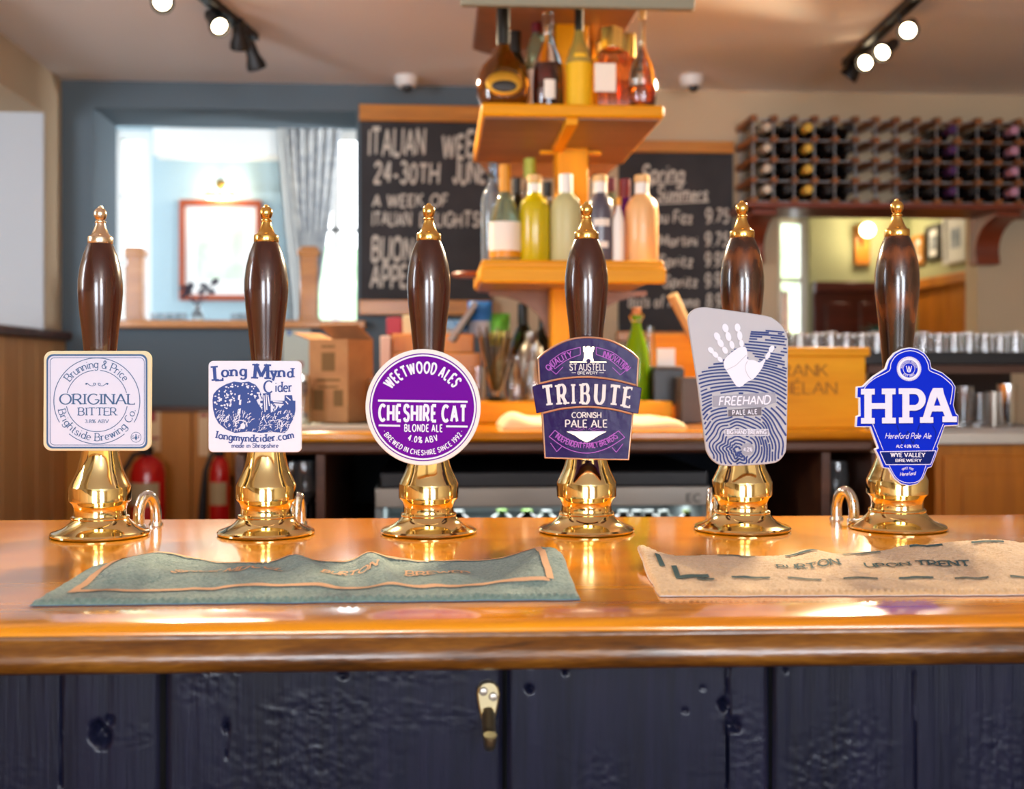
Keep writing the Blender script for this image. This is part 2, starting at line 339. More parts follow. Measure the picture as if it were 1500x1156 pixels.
# ------------------------------------------------------------------ lettering: a stroke alphabet drawn with a nib
GL = {
'A': (8, "0,0 4,10 8,0|1.5,3.4 6.5,3.4"), 'B': (6.6, "0,0 0,10|0,10 3.4,10 a3.4,7.6,2.5,2.4,90,-90 0,5.2|3.2,5.2 a3.6,2.6,2.9,2.6,90,-90 0,0"),
'C': (7.4, "a4.4,5,4.4,5,48,312"), 'D': (7.4, "0,0 0,10|0,10 2.6,10 a2.6,5,4.8,5,90,-90 0,0"), 'E': (5.6, "0,0 0,10|0,10 5.4,10|0,0 5.6,0|0,5.1 4.4,5.1"),
'F': (5.4, "0,0 0,10|0,10 5.4,10|0,5 4.3,5"), 'G': (8, "a4.4,5,4.4,5,48,345 8.5,4.4 5.4,4.4"), 'H': (7.2, "0,0 0,10|7.2,0 7.2,10|0,5 7.2,5"),
'I': (.01, "0,0 0,10"), 'J': (4, "4,10 4,2.6 a2,2.6,2,2.6,0,-170"), 'K': (6.8, "0,0 0,10|6.2,10 0,4|2,5.9 6.8,0"), 'L': (5.2, "0,10 0,0|0,0 5.2,0"),
'M': (9, "0,0 .5,10|.5,10 4.5,1.5|4.5,1.5 8.5,10|8.5,10 9,0"), 'N': (7.2, "0,0 0,10|0,10 7.2,0|7.2,0 7.2,10"), 'O': (9, "a4.5,5,4.5,5,0,360"),
'P': (6, "0,0 0,10|0,10 3.2,10 a3.2,7.2,2.9,2.8,90,-90 0,4.4"), 'Q': (9, "a4.5,5,4.5,5,0,360|5.4,2.4 8.6,-1"), 'R': (6.6, "0,0 0,10|0,10 3.2,10 a3.2,7.3,2.8,2.7,90,-90 0,4.6|3,4.6 6.6,0"),
'S': (6, "~5.7,8.3 4.8,9.6 3,10 1.2,9.5 .4,7.8 1.2,6 3.2,5.1 5.2,4.1 5.9,2.4 5,.6 3,0 1.1,.4 .1,1.9"), 'T': (7.2, "0,10 7.2,10|3.6,10 3.6,0"),
'U': (7, "0,10 0,3.5 a3.5,3.5,3.5,3.5,180,360 7,10"), 'V': (8, "0,10 4,0|4,0 8,10"), 'W': (11, "0,10 2.8,0|2.8,0 5.5,9.6|5.5,9.6 8.2,0|8.2,0 11,10"),
'X': (7, "0,0 7,10|0,10 7,0"), 'Y': (7, "0,10 3.5,4.6|7,10 3.5,4.6|3.5,4.6 3.5,0"), 'Z': (6.4, "0,10 6.4,10|6.4,10 0,0|0,0 6.4,0"),
'a': (5, "a2.5,3,2.5,3,0,360|5,6.2 5,0"), 'b': (5.2, "0,10 0,0|a2.6,3,2.6,3,0,360"), 'c': (4.4, "a2.7,3,2.7,3,50,310"), 'd': (5.2, "5.2,10 5.2,0|a2.6,3,2.6,3,0,360"),
'e': (5, "0.1,3.1 5,3.1 a2.5,3,2.5,3,0,310"), 'f': (3.2, "1.2,0 1.2,8 a3,8,1.8,1.8,180,50|0,6 3.2,6"), 'g': (5.2, "a2.6,3,2.6,3,0,360|5.2,6.2 5.2,-1 a2.6,-1,2.6,2.4,0,-150"),
'h': (5, "0,0 0,10|0,3.6 a2.5,3.6,2.5,2.4,180,0 5,0"), 'i': (.01, "0,0 0,6|0,8.2 0,8.9"), 'j': (1, "1,6 1,-1.6 a-.4,-1.6,1.4,1.4,0,-120|1,8.2 1,8.9"), 'k': (4.6, "0,0 0,10|4.2,6 0,2.4|1.6,3.7 4.6,0"),
'l': (.01, "0,0 0,10"), 'm': (8, "0,0 0,6.2|0,3.8 a2,3.8,2,2.2,180,0 4,0|4,3.8 a6,3.8,2,2.2,180,0 8,0"), 'n': (5, "0,0 0,6.2|0,3.6 a2.5,3.6,2.5,2.4,180,0 5,0"), 'o': (5.6, "a2.8,3,2.8,3,0,360"),
'p': (5.2, "0,6.2 0,-3.4|a2.6,3,2.6,3,0,360"), 'q': (5.2, "5.2,6.2 5.2,-3.4|a2.6,3,2.6,3,0,360"), 'r': (3.2, "0,0 0,6.2|0,3.6 a2.2,3.6,2.2,2.4,180,60"), 's': (4, "~3.8,5 3,5.9 2,6 .8,5.7 .3,4.6 1,3.5 2.2,3 3.5,2.4 3.9,1.4 3.2,.3 2,0 .8,.2 .1,1.1"),
't': (3.2, "1.3,8.6 1.3,1.6 a2.7,1.6,1.4,1.6,180,290|0,6 3.2,6"), 'u': (5, "0,6 0,2.5 a2.5,2.5,2.5,2.5,180,360 5,6|5,6 5,0"), 'v': (5, "0,6 2.5,0|2.5,0 5,6"), 'w': (7, "0,6 1.8,0|1.8,0 3.5,5.6|3.5,5.6 5.2,0|5.2,0 7,6"),
'x': (4.6, "0,0 4.6,6|0,6 4.6,0"), 'y': (5, "0,6 2.6,0|5,6 1.6,-3.2"), 'z': (4.4, "0,6 4.4,6|4.4,6 0,0|0,0 4.4,0"),
'0': (6, "a3,5,3,5,0,360"), '1': (2.4, "0,8 2.4,10|2.4,10 2.4,0"), '2': (5.6, "~.2,7.8 1,9.4 2.8,10 4.8,9.2 5.3,7.4 4.4,5.4 2.4,3 0,0|0,0 5.6,0"), '3': (5.6, "~.2,9 2.6,10 4.9,8.6 4.6,6.4 2.4,5.3|~2.4,5.3 5,4.4 5.4,2.4 4.2,.4 2.2,0 0,1.2"),
'4': (6.2, "4.4,0 4.4,10|4.4,10 0,3|0,3 6.2,3"), '5': (5.6, "5,10 .8,10|.8,10 .5,5.4|~.5,5.4 2.6,6.2 4.8,5.4 5.5,3.2 4.6,.8 2.4,0 0,1"), '6': (5.6, "~4.8,9.8 2.4,8.4 .4,5 .2,3|a2.9,3,2.8,3,0,360"),
'7': (5.4, "0,10 5.4,10|5.4,10 1.6,0"), '8': (5.6, "a2.8,7.5,2.4,2.5,0,360|a2.8,2.5,2.8,2.5,0,360"), '9': (5.6, "a2.7,7,2.7,3,0,360|~5.4,7 5.2,4 3.6,1 1,0"),
'.': (.6, ".3,0 .3,.9"), ',': (.6, ".4,.8 0,-1"), '-': (3.4, "0,4.2 3.4,4.2"), '%': (8.4, "a1.8,7.8,1.8,2.2,0,360|a6.6,2.2,1.8,2.2,0,360|7,10 1.4,0"), '!': (.6, ".3,10 .3,2.6|.3,0 .3,.9"),
'&': (7, "~7,3.4 4.6,.4 2,0 .3,1.6 .6,3.6 4,6.6 4.4,8.6 3,10 1.7,8.6 2,7 6.8,0"), '*': (1, ".3,4.4 .3,5.4"), 'É': (5.6, "0,0 0,10|0,10 5.4,10|0,0 5.6,0|0,5.1 4.4,5.1|2,11.4 3.8,13"), '/': (4, "0,0 4,10"), '$': (6, "~5.7,8.3 3,10 .4,7.8 3.2,5.1 5.9,2.4 3,0 .1,1.9"),
}
def crom(p, n=5):
    q = [p[0]]+p+[p[-1]]; out = []
    for i in range(1, len(q)-2):
        a, b, c, d = q[i-1], q[i], q[i+1], q[i+2]
        for k in range(n):
            t = k/n
            out.append(tuple(.5*(2*b[j]+(c[j]-a[j])*t+(2*a[j]-5*b[j]+4*c[j]-d[j])*t*t+(3*b[j]-a[j]-3*c[j]+d[j])*t**3) for j in (0, 1)))
    return out+[p[-1]]
def strokes(ch):
    w, s = GL.get(ch, (4, "")); out = []
    for st in filter(None, s.split('|')):
        sm = st[0] == '~'; pts = []
        for tk in st.lstrip('~').split():
            if tk[0] == 'a':
                x, y, rx, ry, a0, a1 = map(float, tk[1:].split(',')); n = max(4, int(abs(a1-a0)/18))
                pts += [(x+rx*cos(R(a0+(a1-a0)*i/n)), y+ry*sin(R(a0+(a1-a0)*i/n))) for i in range(n+1)]
            else: pts.append(tuple(map(float, tk.split(','))))
        out.append(crom(pts) if sm else pts)
    return w, out
def ribbon(pts, wt, wn=None, ext=0, maxseg=None):
    """quads along a polyline; wt = width of upright strokes, wn = of level ones"""
    wn = wt if wn is None else wn
    pp = [pts[0]]
    for p in pts[1:]:
        if abs(p[0]-pp[-1][0])+abs(p[1]-pp[-1][1]) > 1e-6: pp.append(p)
    if len(pp) < 2: return []
    pieces, cur = [], [pp[0]]
    for i in range(1, len(pp)):
        cur.append(pp[i])
        if i < len(pp)-1:
            a = math.atan2(pp[i][1]-pp[i-1][1], pp[i][0]-pp[i-1][0]); c = math.atan2(pp[i+1][1]-pp[i][1], pp[i+1][0]-pp[i][0])
            if abs((c-a+pi) % (2*pi)-pi) > R(48): pieces.append(cur); cur = [pp[i]]
    pieces.append(cur); quads = []
    closed = math.hypot(pp[0][0]-pp[-1][0], pp[0][1]-pp[-1][1]) < 1e-4
    for pc in pieces:
        pc = list(pc)
        if ext and not closed:
            for e in (0, -1):
                a, c = pc[e], pc[1 if e == 0 else -2]; d = math.hypot(a[0]-c[0], a[1]-c[1]) or 1
                pc[e] = (a[0]+(a[0]-c[0])/d*ext, a[1]+(a[1]-c[1])/d*ext)
        if maxseg:
            q = [pc[0]]
            for a, c in zip(pc, pc[1:]):
                k = max(1, int(math.hypot(c[0]-a[0], c[1]-a[1])/maxseg))
                q += [(a[0]+(c[0]-a[0])*(i+1)/k, a[1]+(c[1]-a[1])*(i+1)/k) for i in range(k)]
            pc = q
        L_, R_ = [], []; N = len(pc)
        cl = closed and len(pieces) == 1
        for i in range(N):
            a = pc[i-1] if i > 0 else (pc[-2] if cl else pc[0]); c = pc[i+1] if i < N-1 else (pc[1] if cl else pc[-1])
            dx, dy = c[0]-a[0], c[1]-a[1]; d = math.hypot(dx, dy) or 1; dx /= d; dy /= d
            h = (wn+(wt-wn)*abs(dy))/2
            L_.append((pc[i][0]-dy*h, pc[i][1]+dx*h)); R_.append((pc[i][0]+dy*h, pc[i][1]-dx*h))
        for i in range(N-1): quads.append([R_[i], R_[i+1], L_[i+1], L_[i]])
    return quads
def text_polys(s, size, wt=1.3, wn=None, xs=1, track=1.9, serif=0, slant=0, jitter=0, space=4.2, maxseg=None, seed=1):
    """polygons in pixels, baseline y = 0 and up positive; returns them with the width"""
    rnd = random.Random(seed); k = size/10; x = 0; out = []; wn = wt if wn is None else wn
    for ch in s:
        if ch == ' ': x += space*xs; continue
        sb = serif*.9 if serif and ch in 'Iil1' else 0; x += sb
        w, sts = strokes(ch); jy = rnd.uniform(-1, 1)*jitter; js = 1+rnd.uniform(-.12, .12)*jitter; jr = rnd.uniform(-.12, .12)*jitter
        for st in sts:
            q = [((p[0]*xs*js+p[1]*jr*.5), p[1]*js+jy) for p in st]
            polys = ribbon(q, wt, wn, 0, maxseg)
            if serif and len(st) < 60:
                for e, n in ((0, 1), (-1, -2)):
                    dx, dy = q[e][0]-q[n][0], q[e][1]-q[n][1]
                    if len(q) == 2 and abs(dy) > abs(dx)*.9 and abs(dy) > 2 and ch not in 'it':
                        sg = -1 if dy > 0 else 1
                        if ch in 'NM' and abs(dx) > .6: continue
                        if ch in 'AVWvwyM' and not (abs(q[e][1]-q[n][1]) > 2 and ((ch == 'A' and e == 0 and sg > 0) or (ch == 'A' and sg > 0) or (ch in 'VWvwyM' and (sg < 0 or ch == 'M')))): continue
                        a, c = q[e][0]-serif-wt/2, q[e][0]+serif+wt/2; y0 = q[e][1]
                        polys.append([(a, y0), (c, y0), (c, y0+sg*wn), (a, y0+sg*wn)])
                    if len(q) == 2 and ch in 'EFLTZ' and abs(dx) > abs(dy) and (q[e][0] > 3*xs or ch == 'T'):
                        y0 = q[e][1]; t = serif*1.3
                        lo, hi = (y0-t, y0+wn/2) if y0 > 7 else ((y0-wn/2, y0+t) if y0 < 3 else (y0-t*.7, y0+t*.7))
                        polys.append([(q[e][0]-wn/2, lo), (q[e][0]+wn/2, lo), (q[e][0]+wn/2, hi), (q[e][0]-wn/2, hi)])
            for pl in polys: out.append([((x+px+py*slant)*k, py*k) for px, py in pl])
        x += w*xs*js+track+sb+max(0, wt-1.3)*.75
    return out, (x-track)*k
class Print:
    """flat print in photograph pixels (y down) that is later laid on a surface"""
    def __init__(s): s.p = []
    def poly(s, pts): s.p.append(list(pts)); return s
    def rect(s, x0, y0, x1, y1): return s.poly([(x0, y0), (x1, y0), (x1, y1), (x0, y1)])
    def line(s, pts, w, wn=None): s.p += ribbon(pts, w, wn, 0); return s
    def ell(s, x, y, rx, ry=None, n=32): return s.poly([(x+rx*cos(2*pi*i/n), y+(ry or rx)*sin(2*pi*i/n)) for i in range(n)])
    def ring(s, x, y, r, w, a0=0, a1=360, ry=None, n=None):
        ry = ry or r; n = n or max(6, int(abs(a1-a0)/5))
        return s.line([(x+r*cos(R(a0+(a1-a0)*i/n)), y-ry*sin(R(a0+(a1-a0)*i/n))) for i in range(n+1)], w)
    def text(s, t, x, y, size, width=None, rot=0, align='c', **kw):
        ps, w = text_polys(t, size, **kw); ink = kw.get('wt', 1.3)*size/10; k = width/(w+ink) if width else 1; w *= k
        ox = {'c': -w/2, 'l': 0, 'r': -w}[align]; c, n = cos(R(rot)), sin(R(rot))
        for pl in ps: s.p.append([(x+(a*k+ox)*c+b*n, y+(a*k+ox)*n-b*c) for a, b in pl])
        return s
    def arc(s, t, x, y, r, size, mid=90, span=None, below=False, **kw):
        kw.setdefault('maxseg', 1.5)
        ps, w = text_polys(t, size, **kw); k = (R(span)*r/w) if span else 1
        for pl in ps:
            q = []
            for a, b in pl:
                th = (a-w/2)*k/r
                if below: an = R(mid+180)+th; rr = r-b
                else: an = R(mid)-th; rr = r+b
                q.append((x+rr*cos(an), y-rr*sin(an)))
            s.p.append(q)
        return s
    def build(s, name, m, Y, off, parent, warp=None):
        mb = MB(); si = 0
        for pl in s.p:
            pts = [PY(px, py, Y) for px, py in pl]
            si += 1
            for p in pts: p.y = Y-off-(si % 89)*1.6e-6
            mb.add(pts, [tuple(range(len(pts)))])
        o = mb.build(name, m, parent, smooth=0, fix=False)
        bm = bmesh.new(); bm.from_mesh(o.data)
        for f in bm.faces:
            if f.normal.y > 0: f.normal_flip()
        bm.to_mesh(o.data); bm.free(); return o
def rrect(x0, y0, x1, y1, r, n=8):
    out = []
    for cx, cy, a in ((x1-r, y0+r, -90), (x1-r, y1-r, 0), (x0+r, y1-r, 90), (x0+r, y0+r, 180)):
        out += [(cx+r*cos(R(a+90*i/n)), cy+r*sin(R(a+90*i/n))) for i in range(n+1)]
    return out
def frame_ring(pr, outer, inner):
    n = len(outer)
    for i in range(n): pr.poly([outer[i], outer[(i+1) % n], inner[(i+1) % n], inner[i]])
def inside(p, poly):
    x, y = p; c = False; n = len(poly)
    for i in range(n):
        (x0, y0), (x1, y1) = poly[i], poly[(i+1) % n]
        if (y0 > y) != (y1 > y) and x < (x1-x0)*(y-y0)/(y1-y0)+x0: c = not c
    return c
def shrink(poly, k):
    cx = sum(p[0] for p in poly)/len(poly); cy = sum(p[1] for p in poly)/len(poly)
    return [(cx+(x-cx)*k, cy+(y-cy)*k) for x, y in poly]
def inset(poly, d):
    n = len(poly); out = []
    ar = sum(poly[i][0]*poly[(i+1) % n][1]-poly[(i+1) % n][0]*poly[i][1] for i in range(n)); sg = 1 if ar > 0 else -1
    for i in range(n):
        a, b, c = poly[i-1], poly[i], poly[(i+1) % n]
        d1 = (b[0]-a[0], b[1]-a[1]); d2 = (c[0]-b[0], c[1]-b[1]); l1 = math.hypot(*d1) or 1; l2 = math.hypot(*d2) or 1
        n1 = (-d1[1]/l1*sg, d1[0]/l1*sg); n2 = (-d2[1]/l2*sg, d2[0]/l2*sg)
        m_ = (n1[0]+n2[0], n1[1]+n2[1]); q = max(.35, (m_[0]**2+m_[1]**2)/2)
        out.append((b[0]+m_[0]*d/q, b[1]+m_[1]*d/q))
    return out

# ------------------------------------------------------------------ front bar
BZ, YP = 1.10, 1.377
M['plank'] = wood('black_stained_board', '#060814', '#0e1124', '#1a1a30', 'z', 34, .36, .05, .8, stretch=.05, spec=.2)
M['plank_gap'] = mat('board_gap', '#050506', .9)
BSK = -.020                                        # the bar stands a degree off square to the room
def sk(x, y): return y+x*BSK
bar = thing('bar_counter', 'long varnished oak bar counter with black stained boards, carrying six hand pumps', 'bar counter', (0, 1.2, 0))
prof = [(.62, -.04), (.62, 0)]+[(.62-.62*i/14, 0) for i in range(1, 14)]+[(.004, 0), (-.003, -.0012), (-.0085, -.0045), (-.0095, -.008), (-.0085, -.0105), (-.0095, -.0125), (-.0145, -.0145), (-.0195, -.0185), (-.0215, -.024), (-.0205, -.029), (-.017, -.0335), (-.011, -.0365), (-.002, -.0375), (.06, -.0375)]
b = MB(); NX = 60; YB0 = .893
xs = [-1.335+3.6*i/NX for i in range(NX+1)]
vs = [(x, sk(x, YB0+dy), BZ+dz) for x in xs for dy, dz in prof]; n = len(prof); fs = []; mi = []
for i in range(NX):
    for j in range(n-1): fs.append((i*n+j, (i+1)*n+j, (i+1)*n+j+1, i*n+j+1)); mi.append(1 if 17 < j else 0)
fs += [tuple(range(n)), tuple(NX*n+j for j in range(n))[::-1]]; mi += [0, 0]
b.v = [Vector(v) for v in vs]; b.f = [list(f) for f in fs]; b.m = mi
b.build('countertop', [M['oak_top'], M['oak_edge']], bar, smooth=50)
GOUGE = [(143, 1078, 20, .010, 1.1), (158, 1060, 10, .006, 1), (330, 1066, 6, .005, 2.4), (775, 1010, 6, .008, 1.4), (1058, 1030, 9, .010, 1.2), (1072, 1062, 12, .008, 1.2), (500, 990, 12, .003, .5), (300, 985, 4, .004, 1), (346, 986, 4, .004, 1), (1148, 980, 4, .003, 1), (827, 983, 4, .004, 1.4), (775, 975, 4, .003, 1), (1003, 1040, 5, .003, 1), (1028, 1007, 5, .003, 1), (690, 975, 5, .003, 1)]
PATCH = [(440, 1120, 120, 50), (880, 1150, 40, 50), (1245, 1100, 60, 60), (1075, 1060, 30, 35), (1180, 1130, 40, 40), (590, 990, 70, 14), (300, 1000, 40, 40), (1450, 1110, 50, 60)]
CRACK = [(86, 970, 1156, .003), (330, 1066, 1115, .003), (1064, 965, 1156, .0045), (1336, 980, 1156, .003)]
YPL = .93
def board(px0, px1, seed):
    x0, x1 = XX(px0, YPL), XX(px1, YPL); b = MB()
    zs = [1.066-.135*i/75 for i in range(76)]+[.9, .8, .6, .4, .2, 0.0]
    nx = max(6, min(230, int((x1-x0)/.0017))); vs = []
    g = [(PY(px, py, YPL), r*mpp(px, YPL), d, asp) for px, py, r, d, asp in GOUGE]; cr = [(XX(px, YPL), ZZ(px, a, YPL), ZZ(px, c, YPL), d) for px, a, c, d in CRACK]
    pt_ = [(XX(a, YPL), ZZ(a, c, YPL), e*mpp(a, YPL), f*mpp(a, YPL)) for a, c, e, f in PATCH]
    for z in zs:
        for i in range(nx+1):
            x = x0+(x1-x0)*i/nx; v = Vector((x*9+seed, z*2.2, seed))
            h = noise.noise(v)*.0022+noise.noise(Vector((x*130, z*7, seed)))*.0004+noise.noise(Vector((x*420, z*20, seed)))*.0002
            rg = max(0, noise.noise(Vector((x*7+seed*2, z*16, 4.2)))-.15); h += rg*(noise.noise(Vector((x*110, z*260, seed)))+noise.noise(Vector((x*300, z*600, seed))))*.0016
            for ppx, ppy, prx, pry in pt_: h += math.exp(-((x-ppx)/prx)**2-((z-ppy)/pry)**2)*(noise.noise(Vector((x*150, z*190, seed+3)))+.8*noise.noise(Vector((x*420, z*380, seed))))*.0006
            for p, r, d, asp in g:
                q = math.hypot((x-p.x)/r, (z-p.z)/(r*asp))+noise.noise(Vector((x*140, z*140, seed)))*.45
                if q < 1: h -= d*(1-q)**1.4*1.3
            for cx, za, zc, d in cr:
                if zc < z < za:
                    q = abs(x-cx-noise.noise(Vector((z*30, cx*9, 0)))*.002)/.0014
                    if q < 1: h -= d*(1-q)
            e = min(i, nx-i)/3
            if e < 1: h -= .003*(1-e)**2
            vs.append((x, sk(x, YPL)-h, z))
    fs = [(j*(nx+1)+i, (j+1)*(nx+1)+i, (j+1)*(nx+1)+i+1, j*(nx+1)+i+1) for j in range(len(zs)-1) for i in range(nx)]
    b.add(vs, fs); b.build('front_board', M['plank'], bar, smooth=60)
for i, (a, c) in enumerate(((-900, -270), (-262, 231), (240, 736), (743, 1124), (1130, 1610), (1617, 2600))): board(a, c, 3.7*i+1)
b = MB()
vs = [(x, sk(x, YPL+.014+dy), z) for x in (-1.335, 2.26) for dy in (0, .04) for z in (0, 1.06)]
b.add(vs, [(0, 1, 3, 2), (4, 6, 7, 5), (0, 4, 5, 1), (2, 3, 7, 6), (1, 5, 7, 3), (0, 2, 6, 4)])
b.build('backing_panel', M['plank_gap'], bar)
# coat hook on the front boards
h0 = PY(715, 1016, YPL-.004); h0.y = sk(h0.x, YPL-.003); k = mpp(715, YPL)
hook = thing('coat_hook', 'small worn brass coat hook screwed to the black boards under the bar', 'hook', h0)
pl = [(0, 19), (9, 17), (15, 10), (17, 0), (15, -14), (11, -34), (9, -40), (-9, -40), (-11, -34), (-15, -14), (-17, 0), (-15, 10), (-9, 17)]
b = MB(); b.prism(pl, lambda x, z: (h0.x+x*k, h0.y-.004, h0.z+z*k), lambda x, z: (h0.x+x*k, h0.y+.006, h0.z+z*k)); b.build('back_plate', M['hook'], hook, bevel=.0015)
b = MB(); P_ = [(0, -.002, -24), (0, -.007, -33), (0, -.014, -46), (0, -.022, -56), (0, -.030, -58), (0, -.035, -50), (0, -.036, -40)]
b.tube([(h0.x+x*k, h0.y+y, h0.z+z*k) for x, y, z in P_], [.005, .0055, .0055, .005, .0048, .005, .0055], 12); b.build('hook_arm', M['hook'], hook)
for x, z in ((-7, 5), (7, -3)):
    b = MB(); b.lathe([(.0001, .0022), (.0028, .0018), (.0036, 0)], (h0.x+x*k, h0.y-.004, h0.z+z*k), 16, M=Matrix.Rotation(R(90), 3, 'X'))
    b.box((h0.x+x*k-.0022, h0.y-.0067, h0.z+z*k-.0004), (h0.x+x*k+.0022, h0.y-.006, h0.z+z*k+.0004)); b.build('screw', M['steel'], hook)

# ------------------------------------------------------------------ hand pumps
YC = YP-.047
PUMPX = [147, 390, 628, 859, 1087, 1314]
def pump(i, label, wd_, fin):
    px = PUMPX[i]; s = mpp(px, YP)*1.0; x = XX(px, YP); o = Vector((x, YP, BZ))
    t = thing('hand_pump', label, 'hand pump', o, 'hand pumps along the bar')
    def L(name, prof, m, n=48, smooth=40): b = MB(); b.lathe([(max(r, .01)*s, z*s) for r, z in prof], o, n); return b.build(name, m, t, smooth=smooth)
    L('brass_base', [(0, 0), (67, 0), (70, 1.5), (70.5, 4), (68, 6.5), (60, 9), (51, 13), (45, 18), (41, 23), (40, 25), (41, 27), (40, 29), (37, 30), (36.5, 36), (37, 42), (39, 47), (43, 51), (43.6, 52), (43.6, 71), (43, 72.5), (40, 79), (35, 89), (31, 100), (28, 114), (25, 132), (23, 152), (22, 175), (22, 196), (21, 200), (0, 200)], M['brass'], 64, 24)
    b = MB(); b.lathe([(max(r, .01)*s, z*s) for r, z in [(0, 199), (18, 199), (18.5, 210), (20, 235), (22.5, 264), (26, 300), (30, 333), (31.8, 355), (31.6, 372), (29, 392), (24.5, 410), (19.5, 423), (17, 428), (0, 428)]], o, 48)
    b.build('wooden_handle', wd_, t, smooth=50)
    L('finial', [(0, 426), (17, 426), (18, 428), (18, 436), (17, 438), (14, 439), (11.5, 443), (9, 449), (7.4, 454), (7, 457), (8, 458), (8, 459.5), (6.5, 460.5), (6, 462), (7.5, 464), (9, 468), (9.3, 471), (8.6, 475), (6.5, 478), (3.5, 479.6), (3.2, 481.5), (1.5, 482.5), (0, 483)], fin, 40, 50)
    return t
def plate(t, poly, m, th=.005, bev=.0012, name='pump_clip', Y=None):
    Y = YC if Y is None else Y
    def fb(x, y): p = PY(x, y, Y); p.y += th; return p
    b = MB(); b.prism(poly, lambda x, y: PY(x, y, Y), fb)
    return b.build(name, m, t, bevel=bev, smooth=30)
def bracket(t, px, py):
    c = PY(px, py, YC); b = MB(); b.box((c.x-.012, YC+.004, c.z-.02), (c.x+.012, YP-.012, c.z+.02)); b.build('clip_bracket', M['black'], t)
def pm(n, c, r=.5, **k): k.setdefault('spec', .06); return mat('print_'+n, c, r, **k)
INKB = pm('slate_blue', '#4a6a94'); INKN = pm('ink_blue', '#3f5494'); WHITE = pm('white', '#e4e6f4', .4); CREAMP = pm('cream', '#e2d8b4', .4); LAV = pm('lavender_white', '#d8dcf0', .4)
pumps = [pump(0, 'hand pump with square cream edged clip of blue ring lettering and pale worn finial', M['mahog'], M['brass_pale']),
         pump(1, 'hand pump with square white clip showing a blue orchard drawing for cider', M['mahog'], M['brass_dull']),
         pump(2, 'hand pump with round purple clip ringed and lettered in white', M['mahog'], M['brass_dull']),
         pump(3, 'hand pump with dark purple shield clip crossed by a raised ribbon of white letters', M['mahog'], M['brass_dull']),
         pump(4, 'hand pump with grey clip bearing a white hand print over blue fingerprint lines', M['mahog_rings'], M['brass_dull']),
         pump(5, 'hand pump with bright blue lantern-shaped clip bearing three huge white capitals', M['mahog_rings'], M['brass_dull'])]
for t, (x, y) in zip(pumps, ((144, 590), (383, 600), (622, 600), (859, 590), (1086, 580), (1318, 600))): bracket(t, x, y)

# clip one: square, cream edge, blue ring lettering
def c1(x, y): return (50+x/6.42, 500+y/6.42)
pl = plate(pumps[0], [c1(*p) for p in [(x-(y-560)*.006, y) for x, y in rrect(86, 90, 1101, 1032, 80)]], CREAMP)
q = Print(); o = [c1(*p) for p in rrect(118, 122, 1066, 1008, 62)]; i_ = [c1(*p) for p in rrect(134, 138, 1050, 992, 54)]; frame_ring(q, o, i_)
q.build('blue_border', INKB, YC, .0008, pl)
q = Print(); q.poly(i_); q.build('label_face', LAV, YC, .0006, pl)
q = Print(); o = [c1(*p) for p in rrect(150, 152, 1040, 978, 44)]; i_ = [c1(*p) for p in rrect(155, 157, 1035, 973, 41)]; frame_ring(q, o, i_)
cx, cy = c1(592, 561)
q.ring(cx, cy, 63, 1.1, -30, 210); q.ring(cx, cy, 63, 1.1, 230, 310)
q.ring(cx, cy, 45, 1.05, 15, 84); q.ring(cx, cy, 45, 1.05, 96, 165); q.ring(cx, cy, 45, 1.05, 190, 350)
sf = dict(wt=1.3, wn=.75, serif=.8)
q.arc('Brunning & Price', cx, cy, 48.5, 11.5, 90, 108, **sf); q.arc('Brightside Brewing Co.', cx, cy, 58.5, 11, 90, 152, below=True, **sf)
q.text('ORIGINAL', cx+.7, c1(0, 592)[1], 15, 112, wt=1.55, wn=.75, serif=1, xs=1.1); q.text('BITTER', cx+1, c1(0, 696)[1], 11, 57, wt=1.5, wn=.8, serif=.9, xs=1.05); q.text('3.8% ABV', cx, c1(0, 768)[1], 5, 35.5, wt=1.6, wn=1.0, serif=.6)
for s_ in (-1, 1):
    q.line(crom([(cx+s_*17, cy-24.4), (cx+s_*14.5, cy-26), (cx+s_*12, cy-24), (cx+s_*8, cy-22), (cx+s_*3, cy-23), (cx+s_*2, cy-25.5), (cx+s_*4.5, cy-26), (cx+s_*5, cy-23.5)]), 1.1, .8); q.ell(cx+s_*15.5, cy-25, 1.4, n=10)
lx, ly = c1(960, 902); q.ring(lx, ly, 7.4, .7); q.text('G', lx-4.4, ly+2, 4, wt=2); q.text('F', lx+4.4, ly+2, 4, wt=2); q.rect(lx-.8, ly-4.5, lx+.8, ly+4.5); q.rect(lx-1.8, ly-1, lx+1.8, ly+2.5)
q.build('lettering', INKB, YC, .0009, pl)

# clip two: square, white, orchard drawing
def c2(x, y): return (290+x/7.0, 515+y/7.0)
pl = plate(pumps[1], [c2(*p) for p in rrect(106, 96, 1061, 1034, 50)], WHITE)
rnd = random.Random(5)
q = Print()
for ch, x, y, sz, rot in (('L', 222, 296, 21.5, -4), ('o', 283, 258, 15.5, 0), ('n', 374, 254, 15.5, 0), ('g', 468, 248, 15.5, 0), ('M', 655, 280, 21.5, 2), ('y', 782, 262, 16, 0), ('n', 862, 262, 15.5, 0), ('d', 950, 264, 13.5, 0)):
    q.text(ch, *c2(x, y), sz, wt=2.3, wn=1.1, serif=1.3, rot=rot)
q.text('C', *c2(722, 423), 17.5, wt=1.6, wn=.8, xs=.9); q.text('ider', *c2(880, 412), 14.5, 26, wt=1.7, wn=1, serif=.7)
q.arc('longmyndcider.com', *c2(585, -1180), 2105/7, 10.6, 90, 22.0, below=True, wt=2.1, wn=1.3, serif=1.0)
q.text('made in Shropshire', *c2(588, 985), 6.2, 69, wt=1.9, wn=1.2, serif=.7)
